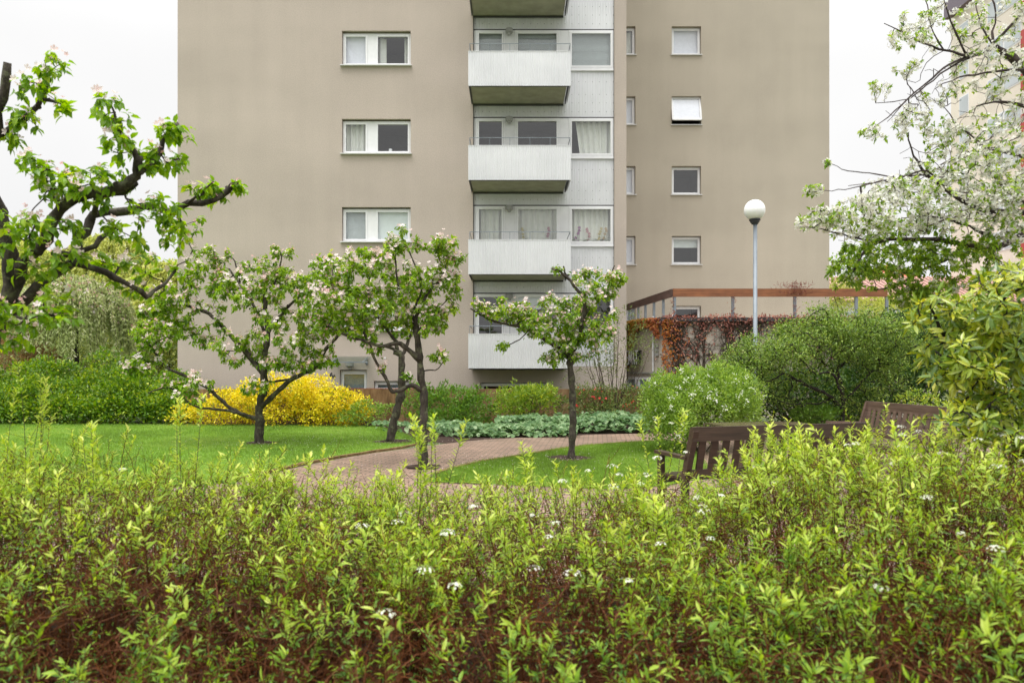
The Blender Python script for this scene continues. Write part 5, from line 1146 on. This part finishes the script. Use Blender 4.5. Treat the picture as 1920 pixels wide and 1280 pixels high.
# fine dead twig tangle low in the hedge, some curling over
nt = 36000; Yt = .5+4.1*rng.random(nt); Xt = rng.uniform(-1,1,nt)*(.78*Yt+.7); Zt = rng.random(nt)**.8*top_h(Xt)*prof(Yt)*.92
dd = nrm(np.column_stack([rng.normal(size=nt), rng.normal(size=nt)*.8, rng.normal(size=nt)*.55+.3])); ll = .08+.22*rng.random(nt); t6 = np.linspace(0,1,6)[None,:,None]
TW = np.column_stack([Xt,Yt,Zt])[:,None] + dd[:,None]*t6*ll[:,None,None] + np.array([0,0,-1.])*(t6**2)*(ll*.35*rng.random(nt))[:,None,None] + np.cumsum(rng.normal(size=(nt,6,3))*.006,axis=1)
gs.tubes(TW, np.linspace(.0019,.0007,6)[None]*(.7+.7*rng.random((nt,1))), 3)
gs.build('stems', M['stem_red'], hd)
gl = G()
def put_leaves(Pth, per, u0, L, sz, tb, wid=.27, hi=False):
    n = len(Pth); idx = np.repeat(np.arange(n), per); u = u0 + (1-u0)*((np.tile(np.arange(per), n)+.5*rng.random(n*per))/per); q, tg = path_pt(Pth, idx, np.minimum(u,.999))
    ref = rv(len(idx)); rad = nrm(np.cross(tg, ref)); open_ = 1.15 - .5*(u > .85)
    d = nrm(tg*.75 + rad*open_[:,None] + np.array([0,0,.12])); N = nrm(tg - d*np.sum(tg*d,1,keepdims=True) + np.array([0,0,.35]) + rv(len(idx))*.3)
    l = L*(.65+.6*rng.random(len(idx)))*np.repeat(sz, per)
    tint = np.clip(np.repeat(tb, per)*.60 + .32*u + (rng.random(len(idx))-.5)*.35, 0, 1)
    gl.leaves(q, d, N, l, l*wid*(.8+.5*rng.random(len(idx))), hi=hi, curl=.16, fold=.15, tint=tint)
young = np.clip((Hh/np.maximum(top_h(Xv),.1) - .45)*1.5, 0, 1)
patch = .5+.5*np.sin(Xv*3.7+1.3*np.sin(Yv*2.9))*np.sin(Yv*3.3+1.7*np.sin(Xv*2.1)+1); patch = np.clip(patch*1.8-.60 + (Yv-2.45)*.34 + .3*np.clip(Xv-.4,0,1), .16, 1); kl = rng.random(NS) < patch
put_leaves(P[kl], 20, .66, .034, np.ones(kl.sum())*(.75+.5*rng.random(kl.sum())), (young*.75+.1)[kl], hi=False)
# terminal tufts of longer upright leaves
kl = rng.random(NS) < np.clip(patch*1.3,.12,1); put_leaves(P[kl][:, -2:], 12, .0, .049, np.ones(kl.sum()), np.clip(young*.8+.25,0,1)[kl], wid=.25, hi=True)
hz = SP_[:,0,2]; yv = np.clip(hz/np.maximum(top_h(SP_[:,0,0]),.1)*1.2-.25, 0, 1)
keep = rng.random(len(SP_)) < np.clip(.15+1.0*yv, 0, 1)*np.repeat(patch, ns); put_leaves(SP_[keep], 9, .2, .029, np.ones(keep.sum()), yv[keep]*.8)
# small sparse leaves on the tangle
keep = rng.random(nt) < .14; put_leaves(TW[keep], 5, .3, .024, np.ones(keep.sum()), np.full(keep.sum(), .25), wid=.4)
# long special shoots that stand up above the hedge (real shoots at their own places)
special = [(-3.1,4.6,1.62,6),(-2.05,4.4,1.42,3),(-.50,4.3,1.32,7),(-.62,4.2,1.05,5),(.12,4.4,1.12,4),(-2.3,3.9,1.30,4),(1.05,4.9,1.36,4),(2.0,3.6,1.30,4),(2.5,4.2,1.42,3),(-1.3,4.4,1.08,4),(-2.9,3.4,1.38,3),(.75,3.6,.98,4),(3.2,4.3,1.38,4),(1.62,4.85,1.16,6),(1.8,4.75,1.2,6),(1.98,4.9,1.22,6),(2.15,4.7,1.22,5),(1.72,4.6,1.14,5),(1.9,4.5,1.18,5),(2.3,4.8,1.24,4)]
SPc = []; 
for sx, sy, sh, m in special:
    for _ in range(m):
        b = np.array([sx+rng.normal()*.06, sy+rng.normal()*.06, .2]); tp = np.array([sx+rng.normal()*.10, sy+rng.normal()*.08, sh*(.86+.16*rng.random())]); mm2 = (b+tp)/2 + rng.normal(size=3)*.04
        tt = np.linspace(0,1,k)[:,None]; SPc.append((1-tt)**2*b + 2*tt*(1-tt)*mm2 + tt*tt*tp)
SPc = np.array(SPc); g = G(); g.tubes(SPc, np.linspace(.0035,.0013,k)[None]*np.ones((len(SPc),1)), 4); g.build('stems', M['stem_brown'], hd)
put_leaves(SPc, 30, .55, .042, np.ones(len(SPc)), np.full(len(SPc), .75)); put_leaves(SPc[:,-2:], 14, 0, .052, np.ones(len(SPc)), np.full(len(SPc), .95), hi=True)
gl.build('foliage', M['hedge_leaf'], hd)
# flower heads: small domes of white florets
fp = [(1.12,5.0,1.21),(1.2,4.9,1.02),(.98,4.8,.99),(.65,4.6,.96),(.48,4.5,.95),(-.55,3.4,.86),(-.72,3.4,.84),(-2.3,4.2,1.0),(2.55,3.2,.99),(2.9,3.3,.95),(2.2,3.0,.85),(2.4,2.6,.78),(3.0,4.0,1.1),(.30,4.2,.93),(-.2,3.7,.88),(1.9,3.0,.90),(2.75,3.0,.88),(1.4,3.8,.98)]
for _ in range(46): x = rng.uniform(-.6,3.2); y = rng.uniform(2.4,4.9); fp.append((x, y, float(top_h(x)*prof(y))*rng.uniform(.9,1.04)))
FPs = []; FNs = []
for x, y, z in fp:
    m = rng.integers(14, 40); r = .02+.02*rng.random(); dn = rv(m); dn[:,2] = np.abs(dn[:,2]); FPs.append(np.array([x,y,z]) + dn*np.array([r,r,r*.5])); FNs.append(dn+np.array([0,0,.3]))
g = G(); FPs = np.vstack(FPs); g.flowers(FPs, nrm(np.vstack(FNs)), .0055, cup=.2); g.build('flower_heads', M['hedge_flower'], hd)

# ================================================================== LIGHT, SKY, CAMERA
w = bpy.data.worlds.new('World'); SC.world = w; w.use_nodes = True; nt = w.node_tree; nt.nodes.clear()
SUN_EL, SUN_AZ = math.radians(70), math.radians(215)
sky = nt.nodes.new('ShaderNodeTexSky'); sky.sky_type = 'NISHITA'; sky.sun_disc = False; sky.sun_elevation = SUN_EL; sky.sun_rotation = SUN_AZ; sky.air_density = 1; sky.dust_density = 3
hs = nt.nodes.new('ShaderNodeHueSaturation'); hs.inputs['Saturation'].default_value = .25; nt.links.new(sky.outputs[0], hs.inputs['Color'])
tc = nt.nodes.new('ShaderNodeTexCoord'); nz = nt.nodes.new('ShaderNodeTexNoise'); nz.inputs['Scale'].default_value = 1.6; nz.inputs['Detail'].default_value = 4; nt.links.new(tc.outputs['Generated'], nz.inputs['Vector'])
cr_ = nt.nodes.new('ShaderNodeValToRGB'); e = cr_.color_ramp.elements; e[0].position = .3; e[0].color = (9.0,9.03,9.1,1); e[1].position = .7; e[1].color = (11.3,11.25,11.2,1); nt.links.new(nz.outputs['Fac'], cr_.inputs[0])
mx = nt.nodes.new('ShaderNodeMix'); mx.data_type = 'RGBA'; mx.inputs[0].default_value = .97; nt.links.new(hs.outputs[0], mx.inputs[6]); nt.links.new(cr_.outputs[0], mx.inputs[7])
sx = nt.nodes.new('ShaderNodeSeparateXYZ'); nt.links.new(tc.outputs['Generated'], sx.inputs[0])
mr = nt.nodes.new('ShaderNodeMapRange'); mr.interpolation_type = 'SMOOTHSTEP'; mr.inputs[1].default_value = .35; mr.inputs[2].default_value = .95; mr.inputs[3].default_value = 1.0; mr.inputs[4].default_value = 3.7; nt.links.new(sx.outputs[2], mr.inputs[0])
vm = nt.nodes.new('ShaderNodeVectorMath'); vm.operation = 'SCALE'; nt.links.new(mx.outputs[2], vm.inputs[0]); nt.links.new(mr.outputs[0], vm.inputs['Scale'])
bgn = nt.nodes.new('ShaderNodeBackground'); bgn.inputs['Strength'].default_value = .064; nt.links.new(vm.outputs[0], bgn.inputs[0])
wo = nt.nodes.new('ShaderNodeOutputWorld'); nt.links.new(bgn.outputs[0], wo.inputs[0])
sl = bpy.data.lights.new('sun', 'SUN'); sl.energy = 1.5; sl.angle = math.radians(25); sl.color = (1, .97, .93); so = bpy.data.objects.new('sun', sl); COL.objects.link(so)
dirv = Vector((math.sin(SUN_AZ)*math.cos(SUN_EL), math.cos(SUN_AZ)*math.cos(SUN_EL), math.sin(SUN_EL))); so.rotation_euler = dirv.to_track_quat('Z', 'Y').to_euler()
cam = bpy.data.cameras.new('camera'); co = bpy.data.objects.new('camera', cam); COL.objects.link(co); co.location = (0,0,CH); co.rotation_euler = (math.radians(90),0,0)
cam.sensor_width = 36; cam.lens = F/1920*36; cam.shift_y = 50/1920; cam.clip_end = 2000; cam.clip_start = .05
cam.dof.use_dof = True; cam.dof.focus_distance = 16; cam.dof.aperture_fstop = 3.0
SC.camera = co
vs = SC.view_settings; vs.view_transform = 'Standard'; vs.look = 'None'; vs.exposure = .55; vs.gamma = 1; vs.use_curve_mapping = False
SC.cycles.max_bounces = 8; SC.cycles.transparent_max_bounces = 12
